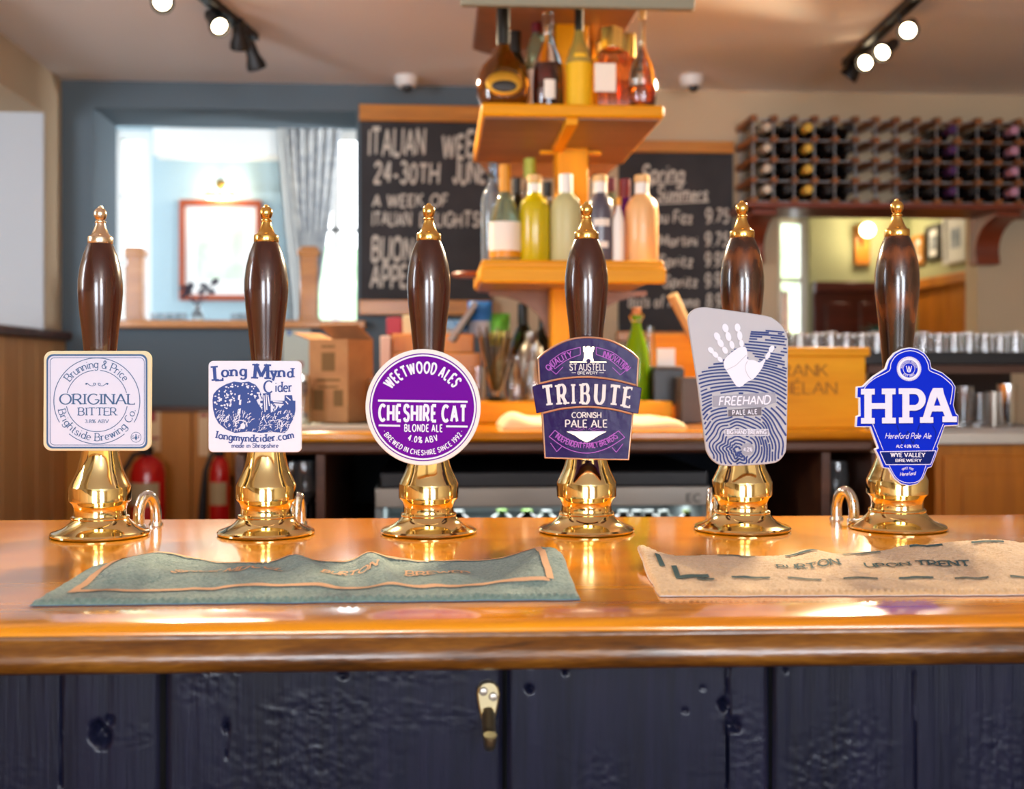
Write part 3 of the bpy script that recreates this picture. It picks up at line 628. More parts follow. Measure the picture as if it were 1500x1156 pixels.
blob = [(150, 500), (158, 440), (190, 400), (225, 370), (290, 335), (370, 308), (450, 318), (520, 308), (590, 340), (625, 385), (650, 440), (640, 470), (600, 500), (620, 540), (660, 600), (700, 640), (800, 610), (870, 560), (900, 500), (950, 480), (1000, 520), (1000, 600), (985, 680), (950, 740), (925, 800), (890, 835), (760, 825), (640, 835), (520, 820), (380, 835), (290, 800), (215, 740), (175, 670), (155, 590)]
q.poly([c2(*p) for p in blob]); q.poly([c2(*p) for p in [(640, 505), (1000, 505), (1000, 550), (640, 530)]])
q.poly([c2(*p) for p in [(668, 430), (745, 425), (748, 640), (660, 640)]]); q.poly([c2(*p) for p in [(890, 448), (966, 448), (980, 560), (885, 560)]])
for k in range(16):
    x = 560+rnd.uniform(0, 110); y = 440+rnd.uniform(0, 160); a = rnd.uniform(0, 6.3); q.poly([c2(x+20*cos(a), y+20*sin(a)), c2(x+6*cos(a+1.6), y+6*sin(a+1.6)), c2(x-20*cos(a), y-20*sin(a)), c2(x+6*cos(a-1.6), y+6*sin(a-1.6))])
for k in range(16):
    x = 780+rnd.uniform(0, 100); y = 580+rnd.uniform(-20, 60); a = rnd.uniform(-2.4, -.7); q.line([c2(x, y), c2(x+30*cos(a), y+30*sin(a))], 1.4)
q.build('blue_drawing', INKN, YC, .0007, pl)
q = Print()
for k in range(150):
    x, y = rnd.uniform(165, 640), rnd.uniform(320, 600)
    if inside((x, y), shrink(blob, .95)) and not (385 < x < 500 and 380 < y < 620) and y < 620-(x-165)*.25: q.ell(*c2(x, y), rnd.uniform(.9, 2.0), rnd.uniform(.8, 1.6), 8)
for p in [(415, 450), (425, 500), (420, 590)]: q.poly([c2(p[0], p[1]), c2(p[0]+22, p[1]-8), c2(p[0]+16, p[1]+50), c2(p[0]-4, p[1]+44)])
for k in range(230):
    x, y = rnd.uniform(180, 985), rnd.uniform(625, 830); a = rnd.gauss(-1.2 if x < 560 else -1.0, .5); l = rnd.uniform(18, 50)
    if inside((x, y), blob) and inside((x+l*cos(a), y+l*sin(a)), blob) and not (545 < x < 615 and 580 < y < 760): q.line([c2(x, y), c2(x+l*.5*cos(a), y+l*.5*sin(a)-2), c2(x+l*cos(a+.2), y+l*sin(a+.2))], rnd.uniform(.5, 1.1))
q.line(crom([c2(395, 770), c2(385, 730), c2(430, 705), c2(490, 720), c2(505, 770)]), 1.5); q.ell(*c2(462, 765), 3.5, 4.5, 12)
for x0, y0, x1, y1 in ((678, 450, 690, 620), (700, 440, 708, 600), (718, 445, 735, 560), (905, 462, 950, 500), (900, 510, 925, 540), (770, 512, 870, 520), (780, 535, 880, 545)): q.line([c2(x0, y0), c2(x1, y1)], 1.5)
q.build('white_highlights', WHITE, YC, .0010, pl)

# clip three: round, purple with white rings
def c3(x, y): return (520+x/6.085, 500+y/6.085)
cx, cy = c3(607, 588); M['clip_white'] = pm('edge_white', '#e6e6e2', .35); PURP = pm('purple', '#6a0498', .5)
pl = plate(pumps[2], [(cx+84.6*cos(2*pi*k/72), cy+85.4*sin(2*pi*k/72)) for k in range(72)], M['clip_white'])
q = Print(); q.ell(cx, cy, 78.5, 79, 72); q.build('purple_face', PURP, YC, .0006, pl)
q = Print(); q.ring(cx, cy, 76, 2.5, n=72)
q.arc('WEETWOOD ALES', cx, cy+6, 56.5, 15.5, 91, 106, wt=2.3, wn=2.0, xs=.72, track=2.6)
q.line([c3(205, 529), c3(1003, 539)], 3); q.line([c3(212, 749), c3(402, 753)], 2.8); q.line([c3(812, 758), c3(1003, 760)], 2.8)
q.text('CHESHIRE CAT', *c3(606, 710), 22.6, 131.5, rot=.7, wt=2.3, wn=2.0, xs=.66, track=2.2); q.text('BLONDE ALE', *c3(612, 804), 10, 57, rot=.5, wt=2.0, wn=1.8, xs=.75, track=2.6)
q.arc('4.0% ABV', cx, cy-14, 66, 8.4, 90, 40, below=True, wt=2.0, wn=1.8, xs=.8, track=3); q.arc('* BREWED IN CHESHIRE SINCE 1992 *', cx, cy, 70, 7, 90, 117, below=True, wt=1.9, wn=1.7, xs=.75, track=2.8)
q.build('white_lettering', WHITE, YC, .0009, pl)

# clip four: purple shield with raised ribbon
def c4(x, y): return (770+x/5.505, 480+y/5.505)
ENAM = pm('dark_purple_enamel', '#230a4c', .2, spec=.12, bump=(50, .3, .002)); ROSE = pm('rose_gold', (.80, .52, .38, 1), .3, metal=1); SILV = pm('silver_white', '#e4dcdc', .35); PINKP = pm('orchid', '#b565c8', .4); GOLDP = pm('gold_relief', (.80, .60, .36, 1), .35, metal=.8)
sh = [(95, 245)]+crom([(95, 245), (170, 180), (330, 98), (500, 72), (680, 98), (840, 180), (915, 250)], 4)+[(905, 470), (870, 700), (835, 1070), (500, 1066), (150, 1055), (128, 680), (105, 450)]
sh = [c4(*p) for p in sh[1:]]
pl = plate(pumps[3], sh, ENAM, .008, .0015)
def rim(t, poly, r, m, name, off=.0, Y=None):
    b = MB(); pp = []
    for p in poly: v = PY(p[0], p[1], Y or YC); v.y -= off; pp.append(v)
    b.tube(pp, r, 8, closed=True); return b.build(name, m, t)
rim(pl, inset(sh, 1.2), .0011, ROSE, 'raised_rim')
top = crom([(55, 478), (110, 458), (300, 418), (500, 405), (700, 425), (890, 472), (938, 488)], 4); bot = crom([(910, 694), (860, 688), (700, 650), (500, 630), (300, 645), (140, 680), (88, 692)], 4)
band = [c4(*p) for p in top+bot]
bd = plate(pl, band, ENAM, .006, .001, 'ribbon_band', YC-.005)
for nm, pts in (('upper_rim', [(112, 450), (300, 410), (500, 398), (700, 418), (888, 464)]), ('lower_rim', [(142, 688), (300, 652), (500, 638), (700, 658), (858, 696)])):
    b = MB(); b.tube([PY(*c4(*p), YC-.0052) for p in crom(pts, 5)], .0013, 8); b.build(nm, ROSE, pl)
def bowed(pr, name, m, parent, off, sag=0, cxp=None, Y=None): return pr.build(name, m, Y or YC, off, parent)
q = Print()
TRX = [('T', 197, 614, 19.5), ('R', 303, 607, 17), ('I', 388, 603, 7.5), ('B', 484, 602, 16), ('U', 597, 604, 18.5), ('T', 712, 614, 18.5), ('E', 815, 630, 15.5)]
for (ch, x, y, w_), rot in zip(TRX, (-7, -4, -1, 0, 3, 6, 8)): q.text(ch, *c4(x, y+10), 28.5, w_, rot=rot, wt=2.3, wn=.9, serif=.9, xs=.75)
q.build('raised_letters', SILV, YC-.005, .0012, pl)
q = Print(); cx, cyc = c4(502, 700)
for a0, a1 in ((38, 80), (100, 142)):
    for r in (57, 66): pass
def arcband(q, pts_u, pts_l, w):
    q.line(crom(pts_u), w); q.line(crom(pts_l), w); q.line([pts_u[0], pts_l[0]], w); q.line([pts_u[-1], pts_l[-1]], w)
arcband(q, [c4(195, 272), c4(300, 200), c4(440, 158)], [c4(235, 333), c4(330, 262), c4(440, 218)], .9)
arcband(q, [c4(568, 158), c4(700, 200), c4(818, 290)], [c4(568, 216), c4(680, 262), c4(770, 338)], .9)
q.arc('QUALITY', *c4(500, 640), 77, 8.6, 122, 30, wt=1.5, xs=.8); q.arc('INNOVATION', *c4(500, 640), 77, 8.6, 58, 31, wt=1.5, xs=.8)
for pts in ([(205, 315), (190, 330), (245, 376), (300, 318)], [(800, 330), (818, 336), (762, 382), (700, 322)]): q.line([c4(*p) for p in pts], .9)
q.build('orchid_scroll', PINKP, YC, .0009, pl); q = Print()
arcband(q, [c4(235, 828), c4(350, 905), c4(490, 935), c4(630, 905), c4(748, 832)], [c4(190, 880), c4(330, 975), c4(490, 1012), c4(650, 975), c4(798, 885)], 1.0)
for pts in ([(200, 930), (250, 1000), (290, 960)], [(785, 935), (730, 1005), (695, 965)]): q.line([c4(*p) for p in pts], .9)
for k in range(9):
    a = R(20+140*k/8); q.line([c4(490+50*cos(a), 850-30*sin(a)), c4(490+150*cos(a), 850-58*sin(a))], .45)
q.arc('INDEPENDENT FAMILY BREWERS', *c4(490, 560), 75, 8, 90, 76, below=True, wt=1.6, xs=.8)
q.build('orchid_scroll', PINKP, YC, .0009, pl)
q = Print(); q.text('ST AUSTELL', *c4(500, 345), 9.5, 54, wt=1.7, wn=1.3, space=2); q.text('BREWERY', *c4(500, 376), 4, 30, wt=1.6); q.rect(*c4(370, 362), *c4(405, 366)); q.rect(*c4(590, 362), *c4(630, 366))
q.build('silver_lettering', SILV, YC, .0011, pl); q = Print()
q.text('CORNISH', *c4(490, 726), 7.6, 44, wt=1.8, wn=1.4); q.text('PALE ALE', *c4(490, 802), 10.4, 63, wt=1.8, wn=1.3)
q.build('silver_lettering', SILV, YC, .0011, pl)
q = Print(); q.poly([c4(*p) for p in [(462, 155), (475, 150), (480, 165), (495, 150), (515, 150), (525, 165), (540, 150), (555, 158), (545, 195), (538, 200), (540, 240), (552, 282), (458, 282), (470, 240), (472, 200), (464, 195)]])
q.rect(*c4(355, 274), *c4(650, 282)); q.build('gold_castle', GOLDP, YC, .0010, pl); q = Print()
q.poly([c4(*p) for p in [(328, 838), (650, 838), (590, 868), (540, 900), (490, 925), (440, 900), (395, 868)]])
g = q.build('gold_sunrise', GOLDP, YC, .0010, pl)
q = Print(); q.ell(*c4(505, 268), 3.4, 3.2, 12); q.rect(*c4(480, 205), *c4(530, 209)); q.rect(*c4(478, 238), *c4(534, 242)); q.build('castle_shadow_lines', ENAM, YC, .0012, pl)

# clip five: grey, hand print over fingerprint lines
def c5(x, y): return (1000+x/4.624, 440+y/4.624)
GREY = pm('grey', '#b9b9c0', .4); DGREY = pm('dark_grey', '#6a6874', .4); MGREY = pm('mid_grey', '#9a9cab', .4); FPB = pm('fingerprint_blue', '#3d4a80', .45)
ol = crom([(36, 150), (40, 100), (75, 62), (130, 47), (200, 52), (540, 100), (620, 126), (680, 180), (712, 250), (715, 340), (711, 700), (705, 980), (690, 1045), (650, 1090), (590, 1108), (430, 1120), (285, 1122), (215, 1095), (168, 1035), (150, 950), (100, 560)], 4)
pl = plate(pumps[4], [c5(*p) for p in ol], GREY)
rnd = random.Random(11); q = Print(); inn = shrink(ol, .975)
def fp_ok(x, y):
    if not inside((x, y), inn): return False
    if y < 500-(x-100)*.68 and x < 440 or (x >= 440 and y < 205): return False
    if 200 < x < 630 and 630 < y < 726 or 305 < x < 535 and 726 < y < 788 or 282 < x < 582 and 872 < y < 920: return False
    return math.hypot(x-440, y-1010) > 46
for k in range(0, 42):
    r = 24+k*22.5; run = []
    for j in range(0, 241):
        a = R(-40+260*j/240) if k > 4 else R(-100+380*j/240); wob = noise.noise(Vector((cos(a)*2.2, sin(a)*2.2, k*.13)))*26
        fl = max(0, (r-330)/600)
        x = 370+(r*1.0+wob)*cos(a)*(1+fl*.9); y = 1015-(r*(1.02-fl*.12)+wob*.8)*sin(a)+(x-370)*.02
        gap = noise.noise(Vector((x*.03, y*.03, k*1.7))) > (.62 if y > 420 else .25)
        if fp_ok(x, y) and not gap: run.append(c5(x, y))
        else:
            if len(run) > 1: q.line(run, rnd.uniform(2.1, 2.7))
            run = []
    if len(run) > 1: q.line(run, 2.4)
q.build('fingerprint_lines', FPB, YC, .0007, pl)
q = Print()
for x, y, rx, ry, rot in ((190, 338, 17, 24, -40), (220, 368, 17, 24, -42), (252, 400, 14, 22, -45), (232, 245, 20, 30, -28), (255, 290, 19, 30, -28), (285, 338, 17, 26, -28), (288, 188, 21, 30, -15), (308, 245, 19, 32, -15), (332, 302, 16, 28, -14), (370, 185, 20, 28, -8), (385, 240, 18, 32, -6), (397, 292, 15, 25, -5), (600, 330, 17, 26, 28), (575, 375, 14, 28, 26), (548, 412, 9, 18, 24)):
    a = R(rot); q.poly([c5(x+rx*cos(t)*cos(a)-ry*sin(t)*sin(a), y+rx*cos(t)*sin(a)+ry*sin(t)*cos(a)) for t in [2*pi*k/18 for k in range(18)]])
q.poly([c5(*p) for p in crom([(275, 425), (290, 390), (335, 350), (385, 318), (425, 318), (436, 360), (438, 400), (480, 405), (520, 420), (550, 400), (545, 440), (515, 490), (480, 530), (450, 545), (425, 560), (400, 582), (372, 586), (350, 565), (310, 500), (280, 455)], 4)])
q.build('hand_print', WHITE, YC, .0010, pl)
q = Print(); q.line([c5(290, 475), c5(360, 440), c5(430, 370)], .5); q.line(crom([c5(438, 410), c5(422, 450), c5(435, 500), c5(462, 535)]), .5); q.build('palm_creases', MGREY, YC, .0012, pl)
q = Print(); q.poly([c5(*p) for p in [(203, 648), (625, 622), (632, 690), (540, 725), (205, 722)]]); q.ell(*c5(440, 1010), 9.2, n=24); q.rect(*c5(284, 874), *c5(580, 916)); q.build('grey_panels', MGREY, YC, .0009, pl)
q = Print(); q.poly([c5(*p) for p in [(308, 742), (532, 724), (532, 778), (308, 787)]]); q.build('dark_panel', DGREY, YC, .0010, pl)
q = Print(); q.text('FREEHAND', *c5(418, 706), 12, 76, rot=-1.6, wt=1.7, slant=.18, jitter=.15); q.text('PALE ALE', *c5(420, 772), 6.4, 37, rot=-2.5, wt=2.0, track=3.4); q.text('BIG HAND BREWING', *c5(432, 905), 5.6, 58, rot=0, wt=1.9); q.text('4.2%', *c5(440, 1022), 5.4, 13, wt=1.6)
for p in [((284, 874), (580, 874)), ((284, 916), (580, 916)), ((284, 874), (284, 916)), ((580, 874), (580, 916))]: q.line([c5(*p[0]), c5(*p[1])], .7)
q.build('white_lettering', WHITE, YC, .0013, pl)

# clip six: bright blue lantern shape
def c6(x, y): return (1240+x/5.255, 500+y/5.255)
ROYAL = pm('royal_blue', '#0526c4', .5); NAVY = pm('navy', '#0a1c66', .4); SHBL = pm('shadow_blue', '#0c1f8c', .4)
ol = [(300, 210), (322, 145), (368, 90), (428, 58), (490, 47), (552, 58), (607, 93), (645, 148), (656, 205), (740, 240), (812, 300), (842, 350), (836, 430), (826, 490), (846, 556), (865, 568), (863, 650), (758, 656), (702, 812), (711, 822), (690, 885), (657, 970), (627, 978), (592, 1058), (545, 1102), (482, 1116), (418, 1102), (365, 1058), (322, 982), (280, 977), (244, 885), (216, 830), (240, 820), (182, 662), (70, 662), (76, 576), (100, 570), (98, 440), (75, 438), (78, 350), (126, 345), (205, 270)]
pl = plate(pumps[5], [c6(*p) for p in ol], WHITE)
q = Print(); q.poly([c6(*p) for p in inset(ol, 8)]); q.build('blue_face', ROYAL, YC, .0005, pl)
q = Print()
q.line([c6(*p) for p in crom([(130, 380), (150, 340), (220, 282), (325, 228), (340, 170), (388, 104), (490, 72), (585, 108), (626, 180), (636, 226), (722, 264), (805, 335), (812, 380), (795, 485)], 3)], 1.0)
q.line([c6(198, 635), c6(280, 838)], .8); q.line([c6(742, 635), c6(660, 838)], .8); q.line([c6(*p) for p in crom([(325, 955), (375, 1045), (430, 1082), (490, 1090), (545, 1078), (580, 1040), (608, 955)], 3)], .8)
q.line([c6(*p) for p in [(255, 850), (685, 842), (645, 948), (300, 950), (255, 850)]], .9)
x, y = c6(478, 212)
for k in range(44): q.poly([(x+14.6*cos(a), y+14.6*sin(a)) if e == 0 else (x+18*cos(a), y+18*sin(a)) for e, a in ((0, 2*pi*k/44), (1, 2*pi*(k+.15)/44), (1, 2*pi*(k+.75)/44), (0, 2*pi*(k+.95)/44))])
q.ring(x, y, 14, 2.2); q.ring(x, y, 8.6, .6); q.text('W', x, y+4.6, 9, 9, wt=1.5); q.text('V', x, y+6, 6, 4, wt=1.4); q.arc('INDEPENDENT BREWERY', x, y, 9.8, 2.6, 90, 170, wt=1.6); q.arc('EST 1985', x, y, 12, 2.6, 90, 90, below=True, wt=1.6)
q.text('Hereford Pale Ale', *c6(470, 748), 8, 67, wt=1.1, slant=.3); q.text('ALC 4.0% VOL', *c6(470, 818), 4, 35, wt=2)
q.text('WYE VALLEY', *c6(470, 890), 5.8, 51, wt=2.1, wn=1.6, serif=.4); q.text('BREWERY', *c6(476, 927), 4.0, 39, wt=1.9, wn=1.5)
q.arc('SINCE 1985', *c6(468, 1040), 11, 2.8, 90, 80, wt=1.6); q.text('Hereford', *c6(468, 1032), 5, 23, wt=1.5, slant=.3, rot=-4)
q.build('white_lettering', WHITE, YC, .0011, pl)
q = Print(); q.poly([c6(*p) for p in [(262, 855), (678, 847), (640, 944), (304, 945)]]); q.build('navy_band', NAVY, YC, .0008, pl)
def hpa(q, dx=0, dy=0):
    H = lambda pts: q.poly([c6(x+dx, y+dy) for x, y in pts])
    R_ = lambda a, b_, c_, d_: H([(a, b_), (c_, b_), (c_, d_), (a, d_)])
    R_(108, 366, 214, 410); R_(108, 590, 214, 634); R_(134, 410, 190, 590); R_(268, 364, 374, 408); R_(270, 588, 376, 632); R_(294, 408, 348, 588); R_(190, 476, 294, 520)
    R_(398, 362, 470, 406); R_(400, 586, 508, 630); R_(426, 406, 480, 586)
    R_(470, 362, 520, 406); R_(470, 490, 520, 534)
    a = [(520+86*cos(R(t)), 448-86*sin(R(t))) for t in range(90, -91, -15)]; c_ = [(520+34*cos(R(t)), 448-42*sin(R(t))) for t in range(90, -91, -15)]
    for k in range(12): H([a[k], a[k+1], c_[k+1], c_[k]])
    H([(662, 360), (738, 360), (746, 404), (640, 404)]); H([(640, 404), (700, 404), (640, 584), (584, 584)]); H([(684, 404), (746, 404), (812, 582), (754, 582)]); R_(646, 496, 752, 540)
    R_(562, 584, 664, 628); R_(734, 578, 846, 622)
q = Print(); hpa(q, 5, 8); q.build('letter_shadow', SHBL, YC, .0007, pl)
q = Print(); hpa(q); q.build('large_letters', LAV, YC, .0014, pl)
q = Print(); q.line([c6(*p) for p in [(385, 640), (430, 790), (470, 690), (510, 790), (560, 640)]], 1.6); q.line([c6(*p) for p in crom([(660, 650), (685, 700), (680, 760)], 4)], 1.2); q.build('tone_emblem', SHBL, YC, .0008, pl)

# ------------------------------------------------------------------ bar towels
def towel(name, label, corners, hfun, base, stripe, u_lines, v_lines, texts, seed, hem):
    """corners: bl, br, tr, tl on the bar top (pixels); u along, v into the bar"""
    cs = [PZ(px, py, BZ) for px, py in corners]
    def at(u, v):
        p = cs[0]*(1-u)*(1-v)+cs[1]*u*(1-v)+cs[2]*u*v+cs[3]*(1-u)*v
        e = min(u*60, (1-u)*60, v*28, (1-v)*28, 1); wob = noise.noise(Vector((u*14, v*5, seed)))*.0025
        return Vector((p.x+wob*.5, p.y+wob, BZ+.0012+hfun(u, v)))
    nu, nv = 330, 110; b = MB(); vs = []
    rnd = random.Random(seed)
    for j in range(nv+1):
        for i in range(nu+1):
            p = at(i/nu, j/nv); e = min(i, nu-i, j, nv-j)
            p.z += .0028*min(1, e/2.5)+(rnd.random()*.0011 if e > 0 else 0); p.x += rnd.uniform(-.0004, .0004)
            if j in (2, 3, 4): p.z += .0009*sin(i*2*pi/5)
            vs.append(p)
    W = nu+1
    b.add(vs, [(j*W+i, j*W+i+1, (j+1)*W+i+1, (j+1)*W+i) for j in range(nv) for i in range(nu)])
    und = len(vs)
    edge = [i for i in range(W)]+[j*W+nu for j in range(1, nv+1)]+[nv*W+i for i in range(nu-1, -1, -1)]+[j*W for j in range(nv-1, 0, -1)]
    vs2 = []
    for i in edge: p = vs[i].copy(); p.z = max(BZ+.0006, p.z-.0035); vs2.append(p)
    b.v += vs2; ne = len(edge)
    for k in range(ne): b.f.append([edge[k], und+k, und+(k+1) % ne, edge[(k+1) % ne]]); b.m.append(1)
    o = cs[0]*.5+cs[2]*.5
    t = tag(b.build(name, [base, hem], loc=(o.x, o.y, BZ), smooth=0), label, 'bar towel', 'towels laid on the bar')
    for p in t.data.polygons: p.use_smooth = True
    def drape(polys, nm):
        m = MB()
        for pl in polys:
            pts = []
            for u, v in pl: p = at(min(.999, max(.001, u)), min(.999, max(.001, v))); p.z += .0046; pts.append(p)
            m.add(pts, [tuple(range(len(pts)))])
        m.build(nm, stripe, t, smooth=0)
    ps = []
    def strip(p0, p1, w, ax, n=90, gate=None):
        for k in range(n):
            a, c = k/n, (k+1)/n
            if gate and gate(a):
                if ps: drape(list(ps), 'border_stripe'); ps.clear()
                continue
            u0, v0 = p0[0]+(p1[0]-p0[0])*a, p0[1]+(p1[1]-p0[1])*a; u1, v1 = p0[0]+(p1[0]-p0[0])*c, p0[1]+(p1[1]-p0[1])*c
            ps.append([(u0, v0), (u1, v1), (u1, v1+w), (u0, v0+w)] if ax else [(u0, v0), (u0+w, v0), (u1+w, v1), (u1, v1)])
    for v, ua, ub, w, g in v_lines:
        strip((ua, v), (ub, v), w, True, gate=g)
        if ps: drape(list(ps), 'border_stripe'); ps.clear()
    for u, va, vb, w in u_lines: strip((u, va), (u, vb), w, False, 30); drape(list(ps), 'border_stripe'); ps.clear()
    ps = []
    for s, u, v, su, sv in texts:
        tp, w = text_polys(s, 10, wt=1.7, serif=.8, maxseg=2)
        drape([[(u+x/w*su, v+y/10*sv) for x, y in pl] for pl in tp], 'woven_lettering')
    return t
TG = mat('green_terry', '#5f7a72', .95, sheen=.3, bump=(700, .6, .0015), var=('#7d958a', 300)); TC = mat('cream_terry', '#cfa878', .95, sheen=.3, bump=(700, .6, .0015), var=('#e0bd90', 300))
TGS = mat('peach_thread', '#e0b088', .95, bump=(600, .5, .001)); TCS = mat('dark_teal_thread', '#3f5a5c', .95, bump=(600, .5, .001)); TGH = mat('blue_hem', '#5f86a8', .95, bump=(600, .5, .001)); TCH = mat('pale_hem', '#d8cfd0', .95, bump=(600, .5, .001))
def g(u, v, cu, cv, su, sv, h, rot=0):
    du, dv = u-cu, v-cv; du += dv*rot; return h*math.exp(-(du/su)**2-(dv/sv)**2)
def h_green(u, v):
    return (g(u, v, .12, .85, .08, .35, .012, -.1)+g(u, v, .44, .8, .035, .45, .009, .12)+g(u, v, .60, .75, .03, .5, .011, .08)+g(u, v, .96, .8, .07, .4, .014, 0)+g(u, v, .26, .45, .07, .18, .006, .25)+g(u, v, .36, .6, .05, .2, .005, .3)
            +g(u, v, .90, .3, .09, .2, .005, -.2)+max(0, noise.noise(Vector((u*9, v*3, 1.3))))*.008+max(0, noise.noise(Vector((u*24, v*9, 2))))*.0015)*min(1, v*5)
def h_cream(u, v):
    return (g(u, v, 0.0, 1.0, .05, .35, .012)+g(u, v, .40, .9, .04, .5, .006, .1)+g(u, v, .78, 1.0, .22, .3, .014)+g(u, v, .12, .6, .10, .25, .005, .2)+max(0, noise.noise(Vector((u*9, v*3, 7.3))))*.0045+max(0, noise.noise(Vector((u*26, v*10, 5))))*.0015)*(min(1, v*5) if u > .05 else 1)
towel('bar_towel', 'teal green terry bar towel with peach border stripe, lying rumpled on the bar', [(44, 889), (850, 880), (818, 826), (146, 833)], h_green, TG, TGS,
      [(.045, .16, .95, .016), (.945, .2, .97, .014)], [(.17, .05, .95, .045, None), (.93, .05, .95, .03, None)], [('SINCE MDCCL', .20, .52, .22, .11), ('BURTON', .50, .54, .11, .10), ('BREWED', .67, .50, .13, .12)], 1, TGH)
towel('bar_towel', 'cream terry bar towel with dark teal thread lines, running off the bar to one side', [(966, 875), (1610, 873), (1570, 816), (934, 822)], h_cream, TC, TCS,
      [(.03, .55, .80, .012), (.055, .30, .55, .012)], [(.25, .10, .98, .03, lambda a: .25 < (a*7) % 1 < .62), (.90, .12, .98, .03, lambda a: (a*6) % 1 < .4), (.30, .055, .13, .06, None)], [('BURTON', .30, .55, .14, .11), ('UPON TRENT', .50, .55, .24, .10)], 2, TCH)
# chrome hoops standing at the back of the bar
def hoop(px, label, w, h, yaw, Y=1.455):
    c = Vector((XX(px, Y), Y, BZ)); k = mpp(px, Y); t = thing('chrome_hoop', label, 'hoop handle', c, 'chrome hoops at the back of the bar')
    d = Vector((cos(yaw), sin(yaw), 0)); b = MB(); pts = []
    for i in range(25):
        a = pi*i/24; pts.append(c+d*(-w*k*cos(a))+Vector((0, 0, (h*.35 if True else 0)*k+h*.62*k*sin(a))))
    pts = [c+d*(-w*k)+Vector((0, 0, .002))]+pts+[c+d*(w*k)+Vector((0, 0, .002))]
    b.tube(pts, .0068, 14); b.build('arch', M['chrome'], t)
    b = MB()
    for s_ in (-1, 1): b.lathe([(0.0001, .004), (.008, .004), (.009, 0)], c+d*(s_*w*k), 16)
    b.build('foot_collar', M['chrome'], t)
hoop(216, 'chrome hoop behind the first hand pump on the left end of the bar', 15, 46, R(50)); hoop(437, 'chrome hoop almost hidden behind the orchard clip hand pump', 8, 42, R(70))
hoop(1043, 'chrome hoop half hidden behind the fingerprint clip hand pump', 9, 44, R(70)); hoop(1238, 'chrome hoop just before the blue lantern clip hand pump', 15, 44, R(125))

# ------------------------------------------------------------------ back counter
YK = 2.55; KZ = ZZ(800, 632, YK); KX0, KX1 = XX(345, YK), XX(1290, YK); YKB = 3.5
ctr = thing('back_counter', 'oak topped back counter with open dark shelves behind the bar', 'counter', ((KX0+KX1)/2, 3, 0))
b = MB(); b.box((KX0-.01, YK, KZ-.022), (KX1, YKB, KZ)); b.build('counter_top', M['oak_top'], ctr, bevel=.006)
b = MB(); b.box((KX0, YK+.012, KZ-.05), (KX1-.01, YKB-.02, KZ-.022)); b.build('edge_moulding', M['brownwood'], ctr, bevel=.008)
b = MB()
for px in (345, 463, 1204, 1278):
    x = XX(px, YK+.02); b = MB(); b.box((x, YK+.02, 0), (x+.02, YKB-.05, KZ-.05)); b.build('upright', M['brownwood'], ctr, bevel=.002)
b = MB(); b.box((KX0, YKB-.06, 0), (KX1-.01, YKB-.04, KZ-.05)); b.build('back_panel', mat('dark_blue_backing', '#1b2433', .7), ctr)
SHZ = ZZ(900, 800, YK)
b = MB(); b.box((KX0+.02, YK+.04, SHZ-.02), (KX1-.02, YKB-.06, SHZ)); b.build('inner_shelf', M['brownwood'], ctr)
# bottle cooler
YQ = 2.62; cz = lambda py: ZZ(800, py, YQ); q0, q1 = XX(549, YQ), XX(1041, YQ)
clr = thing('bottle_cooler', 'black topped steel bottle cooler with glass front under the back counter', 'cooler', ((q0+q1)/2, YQ+.25, SHZ))
b = MB(); b.box((q0+.012, YQ, cz(714)), (q1-.004, YQ+.5, cz(691))); b.build('top', M['black'], clr, bevel=.004)
b = MB(); b.box((q0, YQ+.004, cz(743)), (q1, YQ+.03, cz(714))); b.build('door_rail', M['steel'], clr, bevel=.002)
b = MB(); b.box((q0, YQ+.02, SHZ), (q0+.015, YQ+.5, cz(714))); b.box((q1-.015, YQ+.02, SHZ), (q1, YQ+.5, cz(714))); b.box((q0, YQ+.48, SHZ), (q1, YQ+.5, cz(714))); b.box((q0, YQ+.02, SHZ), (q1, YQ+.5, SHZ+.012)); b.build('cabinet', mat('cooler_lining', '#9aa4a6', .5), clr)
b = MB(); b.box((q0+.015, YQ+.012, SHZ+.012), (q1-.015, YQ+.018, cz(743))); b.build('glass_door', M['pane'], clr)
p = Print(); p.text('EC', 1016, 735, 11, 22, wt=1.6); p.build('maker_letters', M['black'], YQ+.004, .001, clr)
tag(lamp('AREA', 'cooler_light', ((q0+q1)/2, YQ+.2, cz(744)), 1.2, (.95, 1, 1), ((q0+q1)/2, YQ+.2, 0), shape='RECTANGLE', size=.7, size_y=.05))
DKB = mat('dark_beer_glass', '#20140a', .1, coat=.5); CLRB = mat('pale_bottle_glass', '#c8d4cc', .15, coat=.3)
def lathe_bottle(name, label, cat, c, h, r, prof, gm, parent=None, group=None, cap=None, lab=None, n=24, lab2=None, sy=1):
    t = thing(name, label, cat, c, group); Mx = Matrix.Diagonal((1, sy, 1)).to_3x3()
    b = MB(); b.lathe([(max(rr*r, 1e-5), z*h) for rr, z in prof], c, n, M=Mx); b.build('body', gm, t, smooth=40)
    if cap:
        z0, rc, cm = cap[:3]; z1 = cap[3] if len(cap) > 3 else 1.01
        b = MB(); b.lathe([(1e-5, z0*h), (rc*r, z0*h), (rc*r, z1*h*.995), (rc*r*.9, z1*h), (1e-5, z1*h)], c, n, M=Mx); b.build('cap', cm, t)
    for L_ in (lab, lab2):
        if L_:
            z0, z1, rl, lm, half = L_; b = MB(); b.lathe([(rl*r*1.0, z0*h), (rl*r*1.03, z0*h), (rl*r*1.03, z1*h), (rl*r*1.0, z1*h), (rl*r*1.0, z0*h)], c, 14, R(-90)-half, R(-90)+half, M=Mx); b.build('paper_label', lm, t, smooth=40)
    return t
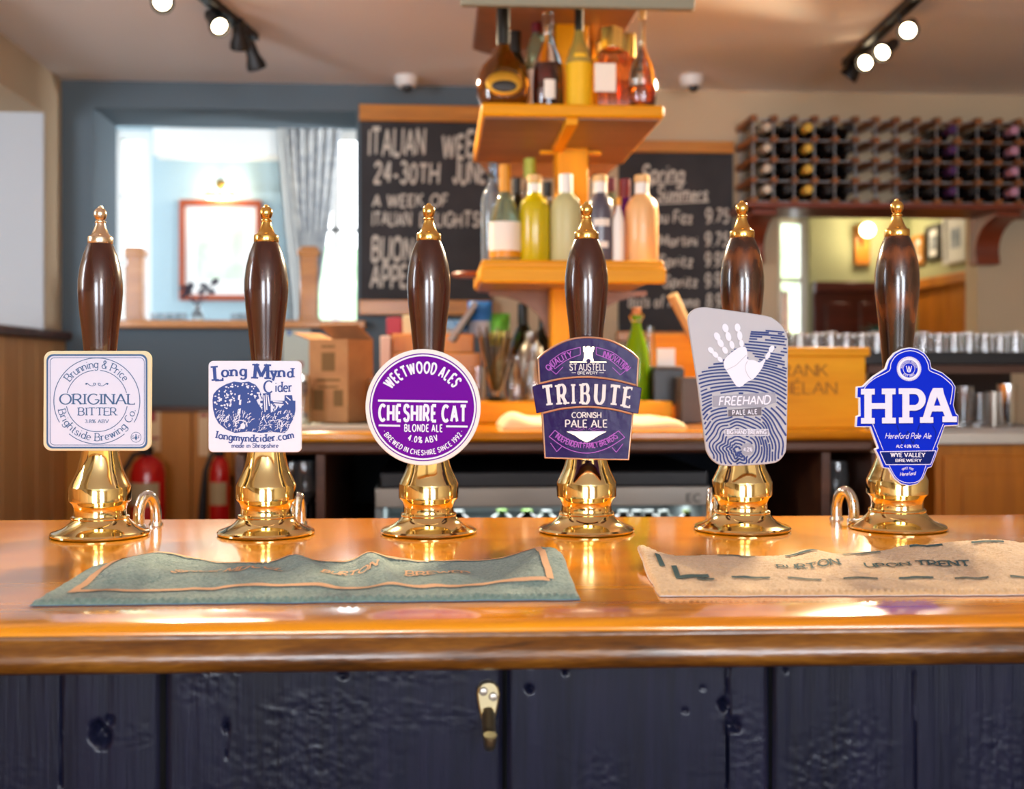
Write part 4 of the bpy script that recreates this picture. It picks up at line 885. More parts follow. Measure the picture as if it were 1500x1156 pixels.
BEER = [(0, 0), (.95, 0), (1, .03), (1, .58), (.85, .68), (.48, .8), (.4, .86), (.4, 1), (0, 1)]
CAPG = mat('lime_cap', '#9be010', .4); CAPW = mat('silver_cap', '#dfe6e4', .3, .3); CAPY = mat('yellow_green_cap', '#c8d868', .4)
for i, (px, m_) in enumerate(((735, CAPG), (772, CAPG), (800, CAPW), (913, CAPW), (933, CAPW), (950, CAPW), (972, CAPW), (1008, CAPY), (650, CAPW), (672, CAPW))):
    c = PY(px, 0, YQ+.16); c.z = SHZ+.012; h = ZZ(px, 747 if m_ is CAPG else 748, YQ+.16)-c.z
    lab = {0: 'lime capped bottle in the cooler, nearer the round purple clip', 1: 'lime capped bottle in the cooler, nearer the purple shield clip', 7: 'bottle with a yellow green cap at the end of the cooler row'}.get(i, 'silver capped bottle standing behind the glass front of the cooler')
    lathe_bottle('beer_bottle', lab, 'bottle', c, h, .026, BEER, DKB if i % 2 else CLRB, group='bottles in the cooler', cap=(.88, .5, m_))

# ------------------------------------------------------------------ shelf tower over the counter
YT = 2.65; UZ0, UZ1 = ZZ(840, 171, YT), ZZ(840, 152, YT); LZ0, LZ1 = ZZ(840, 415, YT), ZZ(840, 381, YT); TZ0 = ZZ(840, 9, YT)
tw = thing('bottle_shelf_tower', 'tiered honey coloured bottle shelves on a square post over the back counter', 'shelf unit', (XX(838, 3), 3.0, KZ))
x0, x1 = XX(705, YT), XX(973, YT); xc = (x0+x1)/2; YTB = 3.28
def tier(name, z0, z1, xa, xb, m, ch=.12, Yf=YT, Yb=YTB):
    b = MB(); pl = [(xa, Yf), (xb, Yf), (xb+.02, Yf+.06), (xb+.02, Yb-.14), (xb-ch, Yb), (xa+ch, Yb), (xa-.02, Yb-.14), (xa-.02, Yf+.06)]
    pl = [(xa, Yf), (xb, Yf), (xb, Yb-ch), (xb-ch, Yb), (xa+ch, Yb), (xa, Yb-ch)]
    b.prism(pl, lambda x, y: Vector((x, y, z0)), lambda x, y: Vector((x, y, z1))); return b.build(name, m, tw, bevel=.006)
tier('upper_shelf', UZ0, UZ1, x0, x1, M['honey'], .03)
tier('lower_shelf', LZ0+.018, LZ1, x0, x1, M['honey'])
b = MB(); b.box((x0-.002, YT-.012, LZ0), (x1+.002, YT+.012, LZ1-.018)); b.build('lower_lip', M['honey'], tw, bevel=.004)
FZ = ZZ(840, 10, YT-.05); TZ0 = FZ+.085
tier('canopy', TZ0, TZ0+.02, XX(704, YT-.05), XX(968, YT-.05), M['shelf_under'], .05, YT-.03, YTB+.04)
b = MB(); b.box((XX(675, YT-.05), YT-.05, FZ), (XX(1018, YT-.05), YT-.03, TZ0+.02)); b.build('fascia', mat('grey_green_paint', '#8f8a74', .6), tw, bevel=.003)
px0, px1, YPo = XX(815, 3.0), XX(862, 3.0), 3.0
b = MB(); b.box((px0, YPo, LZ1), (px1, YPo+.08, UZ0)); b.box((px0, YPo, UZ1), (px1, YPo+.08, TZ0)); b.box((XX(808, 3.0), YPo, ZZ(840, 588, 2.95)+.0005), (XX(836, 3.0), YPo+.08, LZ0+.018)); b.build('post', M['honey_z'], tw, bevel=.004)
b = MB(); b.box((XX(830, YT), YT+.012, UZ0-.016), (XX(848, YT), YPo, UZ0)); b.build('bearer', M['honey'], tw, bevel=.002)
b = MB(); b.box((XX(792, 3.0), YPo+.015, ZZ(840, 224, 3.0)), (XX(882, 3.0), YPo+.035, ZZ(840, 219, 3.0))); b.build('cross_peg', M['honey'], tw)
def hopper(name, zt, zb, inset_, Yf, xa=None, xb=None):      # tapering boards under a shelf
    xa = x0 if xa is None else xa; xb = x1 if xb is None else xb
    b = MB(); A = [(xa+.012, Yf+.03), (xb-.012, Yf+.03), (xb-.012, YTB-.06), (xa+.012, YTB-.06)]; B_ = [(xa+inset_, Yf+.25), (xb-inset_, Yf+.25), (xb-inset_, YTB-.1), (xa+inset_, YTB-.1)]
    for i in (0, 1, 3):
        pass
    b.add([(A[3][0], A[3][1], zt), (A[2][0], A[2][1], zt), (A[2][0]-.04, YTB-.02, zb), (A[3][0]+.04, YTB-.02, zb), (A[3][0], A[3][1]+.02, zt), (A[2][0], A[2][1]+.02, zt), (A[2][0]-.04, YTB, zb), (A[3][0]+.04, YTB, zb)], [(0, 3, 2, 1), (4, 5, 6, 7), (0, 1, 5, 4), (1, 2, 6, 5), (2, 3, 7, 6), (3, 0, 4, 7)])
    return b.build(name, M['shelf_under'], tw)
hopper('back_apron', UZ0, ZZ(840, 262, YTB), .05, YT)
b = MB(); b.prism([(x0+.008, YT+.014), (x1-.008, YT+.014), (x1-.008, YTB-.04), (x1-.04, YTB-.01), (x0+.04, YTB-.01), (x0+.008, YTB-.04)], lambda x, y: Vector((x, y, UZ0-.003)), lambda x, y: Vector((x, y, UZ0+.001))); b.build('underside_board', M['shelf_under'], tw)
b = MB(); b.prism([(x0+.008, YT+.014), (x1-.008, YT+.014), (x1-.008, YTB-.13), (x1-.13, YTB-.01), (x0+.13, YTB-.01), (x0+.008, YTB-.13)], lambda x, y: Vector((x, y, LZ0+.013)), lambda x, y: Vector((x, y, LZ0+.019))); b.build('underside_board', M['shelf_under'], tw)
for s_ in (-1, 1):                                           # curved brackets from the post to the shelf ends
    for zt, nm in ((LZ0+.013, 'curved_bracket'),):
        b = MB(); pl = [(0, 0), (.17, 0), (.17, -.012)]+[(.17-.15*sin(R(a)), -.012-.10*(1-cos(R(a)))) for a in range(15, 91, 15)]+[(0, -.15)]
        xo = px1 if s_ > 0 else px0
        b.prism(pl, lambda x, z: Vector((xo+s_*x, YPo+.09, zt+z)), lambda x, z: Vector((xo+s_*x, YPo+.11, zt+z))); b.build(nm, M['shelf_under'], tw)
b = MB(); ta, tb = XX(716, YT+.1), XX(950, YT+.1)
b.box((ta+.03, YTB-.04, UZ1), (tb-.02, YTB-.02, TZ0)); b.build('back_board', M['shelf_under'], tw)
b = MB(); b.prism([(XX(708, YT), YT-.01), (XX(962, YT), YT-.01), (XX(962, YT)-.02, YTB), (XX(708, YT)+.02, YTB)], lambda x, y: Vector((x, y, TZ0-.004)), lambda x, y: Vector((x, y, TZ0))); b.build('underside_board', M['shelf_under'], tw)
b = MB(); b.lathe([(1e-5, LZ1-.012), (.05, LZ1-.012), (.055, LZ1-.006), (.05, LZ1), (1e-5, LZ1)], (XX(692, 3.0), 3.0, 0), 24); b.box((XX(692, 3.0), 2.98, LZ1-.012), (x0+.01, 3.02, LZ1-.001)); b.build('side_stand', M['redwood'], tw)

# ------------------------------------------------------------------ bottles on the tower
BULB = [(0, 0), (.55, 0), (.78, .05), (.97, .17), (1, .27), (.95, .38), (.78, .47), (.45, .55), (.26, .62), (.2, .7), (.17, .97), (.17, 1), (0, 1)]
BELL = [(0, 0), (.9, 0), (1, .03), (1, .32), (.96, .45), (.75, .58), (.45, .68), (.3, .75), (.28, .9), (.3, 1), (0, 1)]
GIN = [(0, 0), (.93, 0), (1, .025), (1, .6), (.95, .67), (.8, .73), (.5, .78), (.38, .81), (.36, .98), (.36, 1), (0, 1)]
TALL = [(0, 0), (.93, 0), (1, .03), (1, .58), (.9, .68), (.55, .78), (.34, .84), (.32, .98), (0, 1)]
SQR = [(0, 0), (.96, 0), (1, .03), (1, .66), (.9, .71), (.4, .75), (.36, .8), (.36, .98), (0, 1)]
LONG = [(0, 0), (.9, 0), (1, .03), (1, .5), (.8, .6), (.45, .7), (.3, .82), (.25, 1), (0, 1)]
def gl(n, c, t=.75, r=.08, **k): return mat(n, c, r, trans=t, coat=.4, **k)
AMB = gl('amber_spirit', '#d8681a', .8); OLV = gl('olive_brown_glass', '#8a4a0c', .75); COGN = mat('dark_cognac', '#8a2208', .1, trans=.6, coat=.4); YEL = gl('yellow_glass', '#e0c060', .6)
GOLDL = mat('gold_label', '#d09a30', .35, .6); BLKL = mat('black_label', '#26201a', .5); WHL = mat('white_label', '#efe2d2', .6); YLL = mat('yellow_label', '#f0b810', .5); CRL = mat('cream_label', '#f2cf9e', .6)
BLC = mat('black_cap', '#17130f', .35); REDC = mat('red_cap', '#6a1420', .4); GOLDC = mat('gold_cap', (.8, .55, .15, 1), .2, 1); ORC = mat('orange_capsule', '#d88e16', .4); WHC = mat('white_capsule', '#f2ebe0', .45); PEC = mat('peach_cap', '#e8b878', .45); GRC = mat('green_cap', '#a8b040', .4); TANC = mat('cork_cap', '#c08050', .6)
YOP = mat('lemon_spirit', '#d8bc08', .25, trans=.15, coat=.3); FRO = mat('frosted_glass', '#d8cf94', .4, trans=.2); SLT = mat('slate_glass', '#57505a', .3, coat=.3); PCH = mat('peach_spirit', '#eeb678', .35, coat=.2); PUR = mat('purple_spirit', '#5c0f78', .15, trans=.3, coat=.4); PBL = gl('pale_blue_glass', '#bcd0e8', .8, .05); PGN = gl('pale_green_glass', '#b8c8a0', .8, .05); DKG = mat('dark_green_glass', '#14180f', .1, coat=.5)
def shelf_bottle(zb, px, yt, Y, wpx, prof, gm, label, grp, cap=None, lab=None, lab2=None, n=28, sy=1, liq=None, name='spirit_bottle'):
    k = mpp(px, Y); c = Vector((XX(px, Y), Y, zb)); h = ZZ(px, yt, Y)-zb; r = wpx*k/2
    if n == 4: r *= 1.2
    t = lathe_bottle(name, label, 'bottle', c, h, r, prof, gm, group=grp, cap=cap, lab=lab, lab2=lab2, n=n, sy=sy)
    if n == 4:
        for ch in t.children:
            if ch.name.startswith(('body',)): ch.rotation_euler.z = pi/4
    if liq:
        z1, lm = liq; pp = [(rr*.93*r, max(z*h, .003)) for rr, z in prof if z < z1]; last = [p for p in prof if p[1] < z1][-1]
        b = MB(); b.lathe([(max(a, 1e-5), z) for a, z in pp]+[(last[0]*.9*r, z1*h), (1e-5, z1*h)], c, n, M=Matrix.Diagonal((1, sy, 1)).to_3x3()); b.build('liquid', lm, t, smooth=40)
    return t
U, D = 'bottles on the upper tower shelf', 'bottles on the lower tower shelf'
shelf_bottle(UZ1, 737, 12, 2.79, 78, BULB, OLV, 'round bellied cognac flask with gold oval label and long black cap', U, cap=(.66, .24, BLC), sy=.7)
t = bpy.data.objects['spirit_bottle']; h = ZZ(737, 12, 2.79)-UZ1; r = 39*mpp(737, 2.79); o_ = Vector(t.location)+Vector((0, -r*.66, .26*h))
b = MB(); b.sphere(o_, 1, 28, (r*.68, .008, .115*h)); b.build('oval_label', GOLDL, t)
b = MB(); b.sphere(o_+Vector((0, -.005, -.006)), 1, 28, (r*.48, .005, .06*h)); b.build('label_centre', BLKL, t)
shelf_bottle(UZ1, 803, 20, 2.78, 46, BELL, M['glass'], 'clear bell shouldered bottle half full of dark red spirit, upper tower shelf', U, cap=(.88, .36, M['glass']), liq=(.50, COGN), lab=(.14, .32, 1.0, WHL, R(20)))
shelf_bottle(UZ1, 848, 14, 2.77, 38, LONG, YEL, 'slim bottle with bright yellow label and black neck on the upper tower shelf', U, cap=(.66, .33, BLC), lab=(.05, .48, 1.0, YLL, R(75)), lab2=(.5, .56, .92, YLL, R(30)))
shelf_bottle(UZ1, 896, 42, 2.79, 54, SQR, AMB, 'square shouldered amber bottle with pale label and gold stopper on the upper tower shelf', U, cap=(.78, .5, GOLDC), n=4)
c_ = Vector((XX(886, 2.74), 2.738, UZ1)); b = MB(); b.pbox(871, 902, 93, 134, 2.741, 2.744); o_ = b.build('paper_label', WHL, bpy.data.objects['spirit_bottle.003'])
shelf_bottle(UZ1, 941, 14, 2.76, 42, BULB, M['glass'], 'clear balloon bottle with a little amber brandy and slim neck, upper shelf end', U, liq=(.27, AMB), cap=(.9, .24, PEC))
shelf_bottle(UZ1, 755, 48, 2.98, 34, TALL, DKG, 'dark bottle standing behind the cognac flask on the upper tower shelf', U, cap=(.72, .5, BLC))
shelf_bottle(UZ1, 786, 14, 3.0, 34, TALL, PGN, 'pale green bottle with dark red capsule behind the bell shouldered bottle', U, cap=(.78, .45, REDC), lab=(.2, .5, 1.01, WHL, R(60)))
shelf_bottle(UZ1, 920, 52, 2.96, 36, TALL, AMB, 'gold foiled bottle behind the square amber bottle', U, cap=(.6, .6, GOLDC))
shelf_bottle(UZ1, 872, 50, 3.14, 30, TALL, YEL, 'yellow bottle behind the post on the upper tower shelf', U, cap=(.75, .5, GOLDC))
shelf_bottle(LZ1, 740, 243, 2.77, 46, BELL, PGN, 'clear bottle with big white label and tall orange capsule on the lower tower shelf', D, cap=(.66, .34, ORC), lab=(.13, .42, 1.0, WHL, R(80)), lab2=(.06, .13, 1.0, ORC, R(80)))
shelf_bottle(LZ1, 722, 240, 2.87, 34, GIN, PBL, 'pale blue clear bottle at the end of the lower tower shelf', D, cap=(.86, .4, M['glass']))
shelf_bottle(LZ1, 783, 260, 2.77, 46, GIN, YOP, 'lemon yellow bottle on the lower tower shelf, white neck and peach cap', D, cap=(.83, .42, WHC, .93), lab=None)
shelf_bottle(LZ1, 829, 257, 2.76, 46, GIN, FRO, 'pale frosted bottle with white capsule before the tower post', D, cap=(.72, .43, WHC))
shelf_bottle(LZ1, 879, 257, 2.77, 40, GIN, SLT, 'slate grey bottle with white neck and peach cap on the lower tower shelf', D, cap=(.8, .5, WHC, .93), lab=(.42, .5, 1.0, WHL, R(35)), lab2=(.18, .25, 1.0, WHL, R(28)))
shelf_bottle(LZ1, 940, 259, 2.76, 48, GIN, PCH, 'opaque peach coloured bottle at the end of the lower tower shelf', D, cap=(.80, .43, WHC, .93))
for nm, px in (('lemon', 783), ('slate', 879), ('peach', 940)):   # coloured stoppers above the white necks
    t = [o for o in bpy.data.objects if o.get('label') and o.get('group') == D and nm in o['label'].split(' ')[0:2]+[o['label'].split(' ')[2]]][0]
    Yb = t.location.y; k = mpp(px, Yb); h = ZZ(px, 258, Yb)-LZ1; b = MB(); b.lathe([(1e-5, h*.93), (11*k, h*.93), (11*k, h*1.0), (9*k, h*1.01), (1e-5, h*1.01)], t.location, 20); b.build('stopper', PEC, t)
shelf_bottle(LZ1, 776, 234, 3.08, 30, GIN, M['glass'], 'clear bottle with yellow green cap behind the lemon yellow bottle', D, cap=(.84, .6, GRC))
shelf_bottle(LZ1, 757, 262, 3.0, 28, TALL, DKG, 'dark bottle behind the white labelled bottle on the lower tower shelf', D, cap=(.84, .4, BLC))
shelf_bottle(LZ1, 802, 268, 3.0, 28, GIN, M['glass'], 'clear gin bottle behind the lemon yellow and frosted bottles', D, cap=(.84, .45, BLC))
shelf_bottle(LZ1, 906, 290, 2.74, 17, TALL, WHC, 'slim white bottle beside the slate grey bottle', D, cap=(.88, .5, ORC))
shelf_bottle(LZ1, 915, 264, 2.92, 34, GIN, PUR, 'deep purple bottle behind the peach bottle', D, cap=(.8, .5, REDC))
shelf_bottle(LZ1, 895, 262, 3.0, 30, GIN, PGN, 'pale green bottle with red cap behind the slate grey bottle', D, cap=(.86, .45, REDC))

# ------------------------------------------------------------------ things on the back counter
def pixbox(name, label, cat, px0, px1, y0, Y, depth, m, zb=None, group=None, bevel=.003):
    zb = KZ if zb is None else zb; a, c = XX(px0, Y), XX(px1, Y); z1 = ZZ((px0+px1)/2, y0, Y)
    b = MB(); b.box((a, Y, zb), (c, Y+depth, z1)); o = b.build(name, m, loc=((a+c)/2, Y+depth/2, zb), bevel=bevel); tag(o, label, cat, group); return o, z1
CARD = mat('cardboard', '#a9764c', .85, var=('#b98555', 20)); KRAFT = mat('kraft_print', '#7a5a34', .9)
def rotbox(M_, lo, hi, b): return b.box(lo, hi, M=M_)
t = thing('cardboard_box', 'tall brown cardboard box with open flaps on the back counter', 'box', (XX(500, 2.86), 2.86, KZ+.008))
Mx = Matrix.Translation(t.location) @ Matrix.Rotation(R(-32), 4, 'Z'); hb = ZZ(500, 497, 2.8)-KZ-.008
b = MB(); w_, d_ = .058, .052
for lo, hi in (((-w_, -d_, 0), (w_, -d_+.003, hb)), ((-w_, d_-.003, 0), (w_, d_, hb)), ((-w_, -d_+.003, 0), (-w_+.003, d_-.003, hb)), ((w_-.003, -d_+.003, 0), (w_, d_-.003, hb)), ((-w_, -d_, 0), (w_, d_, .003))): b.box(lo, hi, M=Mx)
b.build('carton', CARD, t)
b = MB(); b.box((-w_, 0, -.0015), (w_, .075, .0015), M=Mx @ Matrix.Translation((0, d_, hb)) @ Matrix.Rotation(R(150), 4, 'X')); b.build('flap', CARD, t)
b = MB(); b.box((-.0015, -d_, 0), (.0015, d_, .05), M=Mx @ Matrix.Translation((-w_, 0, hb)) @ Matrix.Rotation(R(-70), 4, 'Y')); b.build('flap', CARD, t)
b = MB()
for x, z, w2, h2 in ((0, .62, .02, .045), (0, .5, .035, .006), (0, .42, .03, .005), (-.03, .15, .016, .05), (.03, .2, .014, .04), (0, .9, .02, .006)): b.box((x-w2, -d_-.0006, z*hb), (x+w2, -d_, z*hb+h2), M=Mx)
b.build('printed_marks', KRAFT, t)
TRAY = mat('grey_tray', '#b4b8ac', .5)
def tray(name, label, px0, px1, Y0, Y1, m, h=.012):
    a, c = XX(px0, Y0), XX(px1, Y0); b = MB(); b.box((a, Y0, KZ), (c, Y1, KZ+.006))
    for lo, hi in (((a, Y0, KZ+.006), (c, Y0+.006, KZ+h)), ((a, Y1-.006, KZ+.006), (c, Y1, KZ+h)), ((a, Y0+.006, KZ+.006), (a+.006, Y1-.006, KZ+h)), ((c-.006, Y0+.006, KZ+.006), (c, Y1-.006, KZ+h))): b.box(lo, hi)
    return tag(b.build(name, m, loc=((a+c)/2, (Y0+Y1)/2, KZ), bevel=.002), label, 'tray')
tray('tray', 'pale grey tray under the cardboard box at the end of the back counter', 418, 556, 2.64, 3.0, TRAY)
def glass_lathe(name, label, cat, c, prof, m=None, group=None, n=24, part='bowl'):
    b = MB(); b.lathe([(max(r, 1e-5), z) for r, z in prof], c, n); o = b.build(name, m or M['glass'], loc=c, smooth=40); return tag(o, label, cat, group)
def cup(r0, r1, h, t=.0022, base=.006): return [(0, 0), (r0, 0), (r1, h), (r1-t, h), (r0-t, base), (0, base)]
c = PY(443, 0, 2.8); c.z = KZ+.006
t = thing('glass_jar', 'clear glass jar with silver lid beside the cardboard box', 'jar', c)
b = MB(); b.lathe([(1e-5, 0), (.022, 0), (.023, .09), (.018, .10), (.018, .105), (.016, .105), (.016, .1), (.02, .088), (.02, .004), (1e-5, .004)], c, 20); b.build('jar_body', M['glass'], t)
b = MB(); b.lathe([(1e-5, .105), (.019, .105), (.019, .118), (1e-5, .12)], c, 20); b.build('lid', M['chrome'], t)
c = PY(556, 0, 2.8); c.z = KZ
t = thing('glass_jar', 'clear glass jar of white sachets behind the round purple clip', 'jar', c)
b = MB(); b.lathe([(1e-5, 0), (.03, 0), (.032, .1), (.028, .115), (.026, .115), (.029, .1), (.027, .004), (1e-5, .004)], c, 20); b.build('jar_body', M['glass'], t)
b = MB(); rnd = random.Random(3)
for i in range(26):
    p = c+Vector((rnd.uniform(-.016, .016), rnd.uniform(-.016, .016), .012+i*.0042)); b.box((-.009, -.006, -.002), (.009, .006, .002), M=Matrix.Translation(p) @ Matrix.Rotation(rnd.uniform(0, 3), 4, 'Z') @ Matrix.Rotation(rnd.uniform(-.5, .5), 4, 'X'))
tag(b.build('sachets', M['white'], t), kind='stuff')
# caddy of boxes and packets behind the round clip
pixbox('wooden_crate', 'low orange wooden crate behind the round purple clip, packets on top', 'crate', 574, 704, 517, 3.12, .26, M['oak'])
_, zt = pixbox('wooden_box', 'dark orange wooden box stacked on the low crate, under the packets', 'box', 574, 694, 489, 3.14, .2, M['cupboard'], zb=ZZ(640, 517, 3.12))
pixbox('paper_stack', 'upright pinkish paper stack beside the wooden boxes', 'papers', 557, 572, 492, 3.1, .12, mat('pink_paper', '#d8b8a8', .8))
pixbox('book', 'red book lying on the wooden box, half behind the mahogany handle', 'book', 566, 588, 465, 3.18, .12, mat('red_cover', '#a83848', .6), zb=zt)
pixbox('carton', 'cream carton on the wooden box beside the red book', 'carton', 590, 615, 462, 3.16, .1, mat('cream_carton', '#dcc89a', .7), zb=zt)
def bag(name, label, px0, px1, y0, Y, mats, zb):
    a, c = XX(px0, Y), XX(px1, Y); z1 = ZZ((px0+px1)/2, y0, Y); b = MB(); nu, nv = 14, 14; vs = []
    for s_ in (-1, 1):
        for j in range(nv+1):
            for i in range(nu+1):
                u, v = i/nu, j/nv; th = .035*(sin(pi*u)**.6)*(sin(pi*min(1, v*.9+.12))**.7); w2 = noise.noise(Vector((u*5, v*5, px0)))*.008
                vs.append((a+(c-a)*u, Y+.04+s_*(th+.0008)+w2, zb+(z1-zb)*v))
    N = (nu+1)*(nv+1); fs = []; 
    for k in (0, 1):
        for j in range(nv):
            for i in range(nu): q_ = [k*N+j*(nu+1)+i, k*N+j*(nu+1)+i+1, k*N+(j+1)*(nu+1)+i+1, k*N+(j+1)*(nu+1)+i]; fs.append(q_ if k == 0 else q_[::-1])
    b.add(vs, fs)
    for idx, f in enumerate(b.f): b.m[idx] = 0 if (idx//nu) % nv > nv*.42 else 1
    return tag(b.build(name, mats, loc=((a+c)/2, Y+.04, zb)), label, 'packet', 'packets on the wooden box')
bag('crisp_packet', 'blue and white packet standing on the wooden box', 686, 722, 440, 3.2, [mat('blue_foil', '#3f8ad8', .35), mat('pale_foil', '#cfd6e0', .35)], zt-.004)
bag('crisp_packet', 'yellow and green packet behind the drinking straws', 716, 748, 458, 3.2, [mat('green_foil', '#6cb83c', .35), mat('yellow_foil', '#e0d860', .35)], zt-.03)
bag('crisp_packet', 'light blue packet lying low behind the clipboard', 650, 690, 468, 3.24, [mat('sky_foil', '#6a9ad0', .35), mat('blue_white_foil', '#b0c4dc', .35)], zt-.004)
t = thing('clipboard', 'silver edged clipboard leaning at a slant on the wooden box', 'clipboard', PY(666, 485, 3.12))
a, c = PY(655, 497, 3.13), PY(694, 441, 3.19); b = MB(); d = (c-a).normalized(); n_ = Vector((d.z, 0, -d.x))
b.add([a, a+n_*.016, c+n_*.016, c, a+Vector((0, .1, 0)), a+n_*.016+Vector((0, .1, 0)), c+n_*.016+Vector((0, .1, 0)), c+Vector((0, .1, 0))], [(0, 1, 2, 3), (7, 6, 5, 4), (0, 4, 5, 1), (1, 5, 6, 2), (2, 6, 7, 3), (3, 7, 4, 0)]); b.build('board', mat('pale_grey_board', '#b8b0a8', .4), t)
b = MB(); b.tube([a+n_*.02+d*.005, c+n_*.02-d*.02], .004, 8); b.build('dark_edge', M['blackmetal'], t)
# board with glasses and straws
b = MB(); PB = 2.95; zb1 = ZZ(840, 588, PB); b.box((XX(690, PB), PB, KZ), (XX(985, PB), PB+.3, zb1)); tag(b.build('serving_board', M['honey'], loc=(XX(838, PB), PB+.15, KZ), bevel=.004), 'thick honey wooden board on the back counter under the glasses', 'board')
def standing(px, Y, zb): c = PY(px, 0, Y); c.z = zb; return c
k = mpp(726, 3.0); c = standing(726, 3.03, zb1)
glass_lathe('straw_glass', 'flared clear glass holding a fan of dark straws on the wooden board', 'glass', c, [(0, 0), (.03, 0), (.032, .004), (.010, .012), (.012, .02), (.034, .10), (.044, .165), (.042, .165), (.032, .1), (.01, .024), (0, .024)], n=28)
STR = mat('dark_straw', '#4a3a26', .5); STR2 = mat('straw_tan', '#8a7048', .5); rnd = random.Random(8)
for i in range(20):
    a = 2*pi*i/20+rnd.uniform(-.1, .1); rr = rnd.uniform(.5, 1); b = MB(); p0 = c+Vector((.008*rr*cos(a), .008*rr*sin(a), .026)); p1 = c+Vector((.066*rr*cos(a), .05*rr*sin(a), .185+rnd.uniform(-.02, .012)))
    d = p1-p0; s_ = .036/max(.001, math.hypot((p0+d*.8-c).x, (p0+d*.8-c).y))
    if s_ < 1: p1 = Vector((c.x+(p1.x-c.x)*s_, c.y+(p1.y-c.y)*s_, p1.z))
    b.tube([p0, p1], .0024, 6); tag(b.build('drinking_straw', STR if i % 3 else STR2, loc=p0), 'dark drinking straw standing in the flared glass on the wooden board', 'straw', 'straws in the flared glass')
glass_lathe('carafe', 'small clear carafe beside the straw glass on the wooden board', 'carafe', standing(757, 3.04, zb1), [(0, 0), (.03, 0), (.034, .03), (.026, .07), (.012, .10), (.014, .12), (.012, .12), (.010, .1), (.024, .07), (.031, .03), (.028, .004), (0, .004)])
glass_lathe('carafe', 'clear carafe half behind the purple shield clip on the wooden board', 'carafe', standing(783, 3.05, zb1), [(0, 0), (.03, 0), (.036, .04), (.026, .08), (.014, .12), (.016, .15), (.014, .15), (.012, .12), (.024, .08), (.033, .04), (.028, .004), (0, .004)])
glass_lathe('tumbler', 'clear tumbler between the straw glass and the round purple clip', 'glass', standing(700, 3.0, zb1), cup(.022, .026, .09))
W_ = 'dark bottles standing behind the straw glass'
for px, yt, Y, lb in ((766, 446, 3.3, 'dark wine bottle with black capsule behind the straw glass'), (797, 452, 3.28, 'dark bottle with yellow band, close beside the fourth mahogany handle')):
    c = standing(px, Y, KZ); h = ZZ(px, yt, Y)-KZ; lathe_bottle('wine_bottle', lb, 'bottle', c, h, .038, TALL, DKG, group=W_, cap=(.8, .4, BLC), lab=(.2, .5, 1.0, YLL if px == 797 else WHL, R(60)))
glass_lathe('steel_shaker', 'grey steel cocktail shaker behind the straws', 'shaker', standing(778, 3.18, KZ), [(0, 0), (.03, 0), (.042, .16), (.03, .2), (.018, .215), (.018, .24), (0, .245)], M['steel'])
k = mpp(932, 3.05); c = standing(932, 3.06, zb1); h = ZZ(932, 452, 3.06)-zb1
t = lathe_bottle('cordial_bottle', 'tall bright green cordial bottle with clear swing top on the wooden board', 'bottle', c, h, .0345, [(0, 0), (.95, 0), (1, .02), (1, .42), (.9, .55), (.55, .72), (.36, .8), (.33, .97), (0, 1)], mat('green_cordial', '#7fae10', .12, trans=.35, coat=.4), cap=(.93, .36, TANC))
b = MB(); b.tube([c+Vector((.013*cos(a), .013*sin(a), h*.86)) for a in [2*pi*i/12 for i in range(12)]], .002, 6, closed=True); b.tube([c+Vector((-.013, 0, h*.86)), c+Vector((-.018, -.006, h*.92)), c+Vector((0, -.01, h*1.0)), c+Vector((.018, -.006, h*.92)), c+Vector((.013, 0, h*.86))], .0016, 6); b.build('wire_clasp', M['chrome'], t)
glass_lathe('slim_bottle', 'slim clear bottle just behind the green cordial bottle', 'bottle', standing(953, 3.14, zb1), [(0, 0), (.02, 0), (.022, .1), (.01, .16), (.009, .2), (.007, .2), (.008, .16), (.019, .1), (.018, .004), (0, .004)])
# folded cloth
def cloth(label, pts, Y0, Y1, m):
    nu, nv = 60, 24; b = MB(); x0, x1 = XX(pts[0], Y0), XX(pts[1], Y0); vs = []
    for s_ in (1, 0):
        for j in range(nv+1):
            for i in range(nu+1):
                u, v = i/nu, j/nv; e = min(u*9, (1-u)*9, v*5, (1-v)*5, 1); hh = .004+(.018+.014*math.exp(-((u-.06)/.08)**2)+noise.noise(Vector((u*6, v*2, 3)))*.008)*max(0, e)**.5
                vs.append((x0+(x1-x0)*u+noise.noise(Vector((u*2, v*3, 9)))*.01, Y0+(Y1-Y0)*v+noise.noise(Vector((u*3, 1, 2)))*.012, KZ+.001+(hh if s_ else 0)))
    N = (nu+1)*(nv+1); fs = []
    for k in (0, 1):
        for j in range(nv):
            for i in range(nu): q_ = [k*N+j*(nu+1)+i, k*N+j*(nu+1)+i+1, k*N+(j+1)*(nu+1)+i+1, k*N+(j+1)*(nu+1)+i]; fs.append(q_ if k == 0 else q_[::-1])
    ed = [i for i in range(nu+1)]+[j*(nu+1)+nu for j in range(1, nv+1)]+[nv*(nu+1)+i for i in range(nu-1, -1, -1)]+[j*(nu+1) for j in range(nv-1, 0, -1)]
    for a, c in zip(ed, ed[1:]+ed[:1]): fs.append((a, N+a, N+c, c))
    b.add(vs, fs); return tag(b.build('folded_cloth', m, loc=((x0+x1)/2, (Y0+Y1)/2, KZ), smooth=60), label, 'cloth')
cloth('folded pale cream cloth lying along the front of the back counter', (736, 1006), 2.66, 2.90, mat('cream_cloth', '#e6cfa4', .9, bump=(300, .4, .001)))
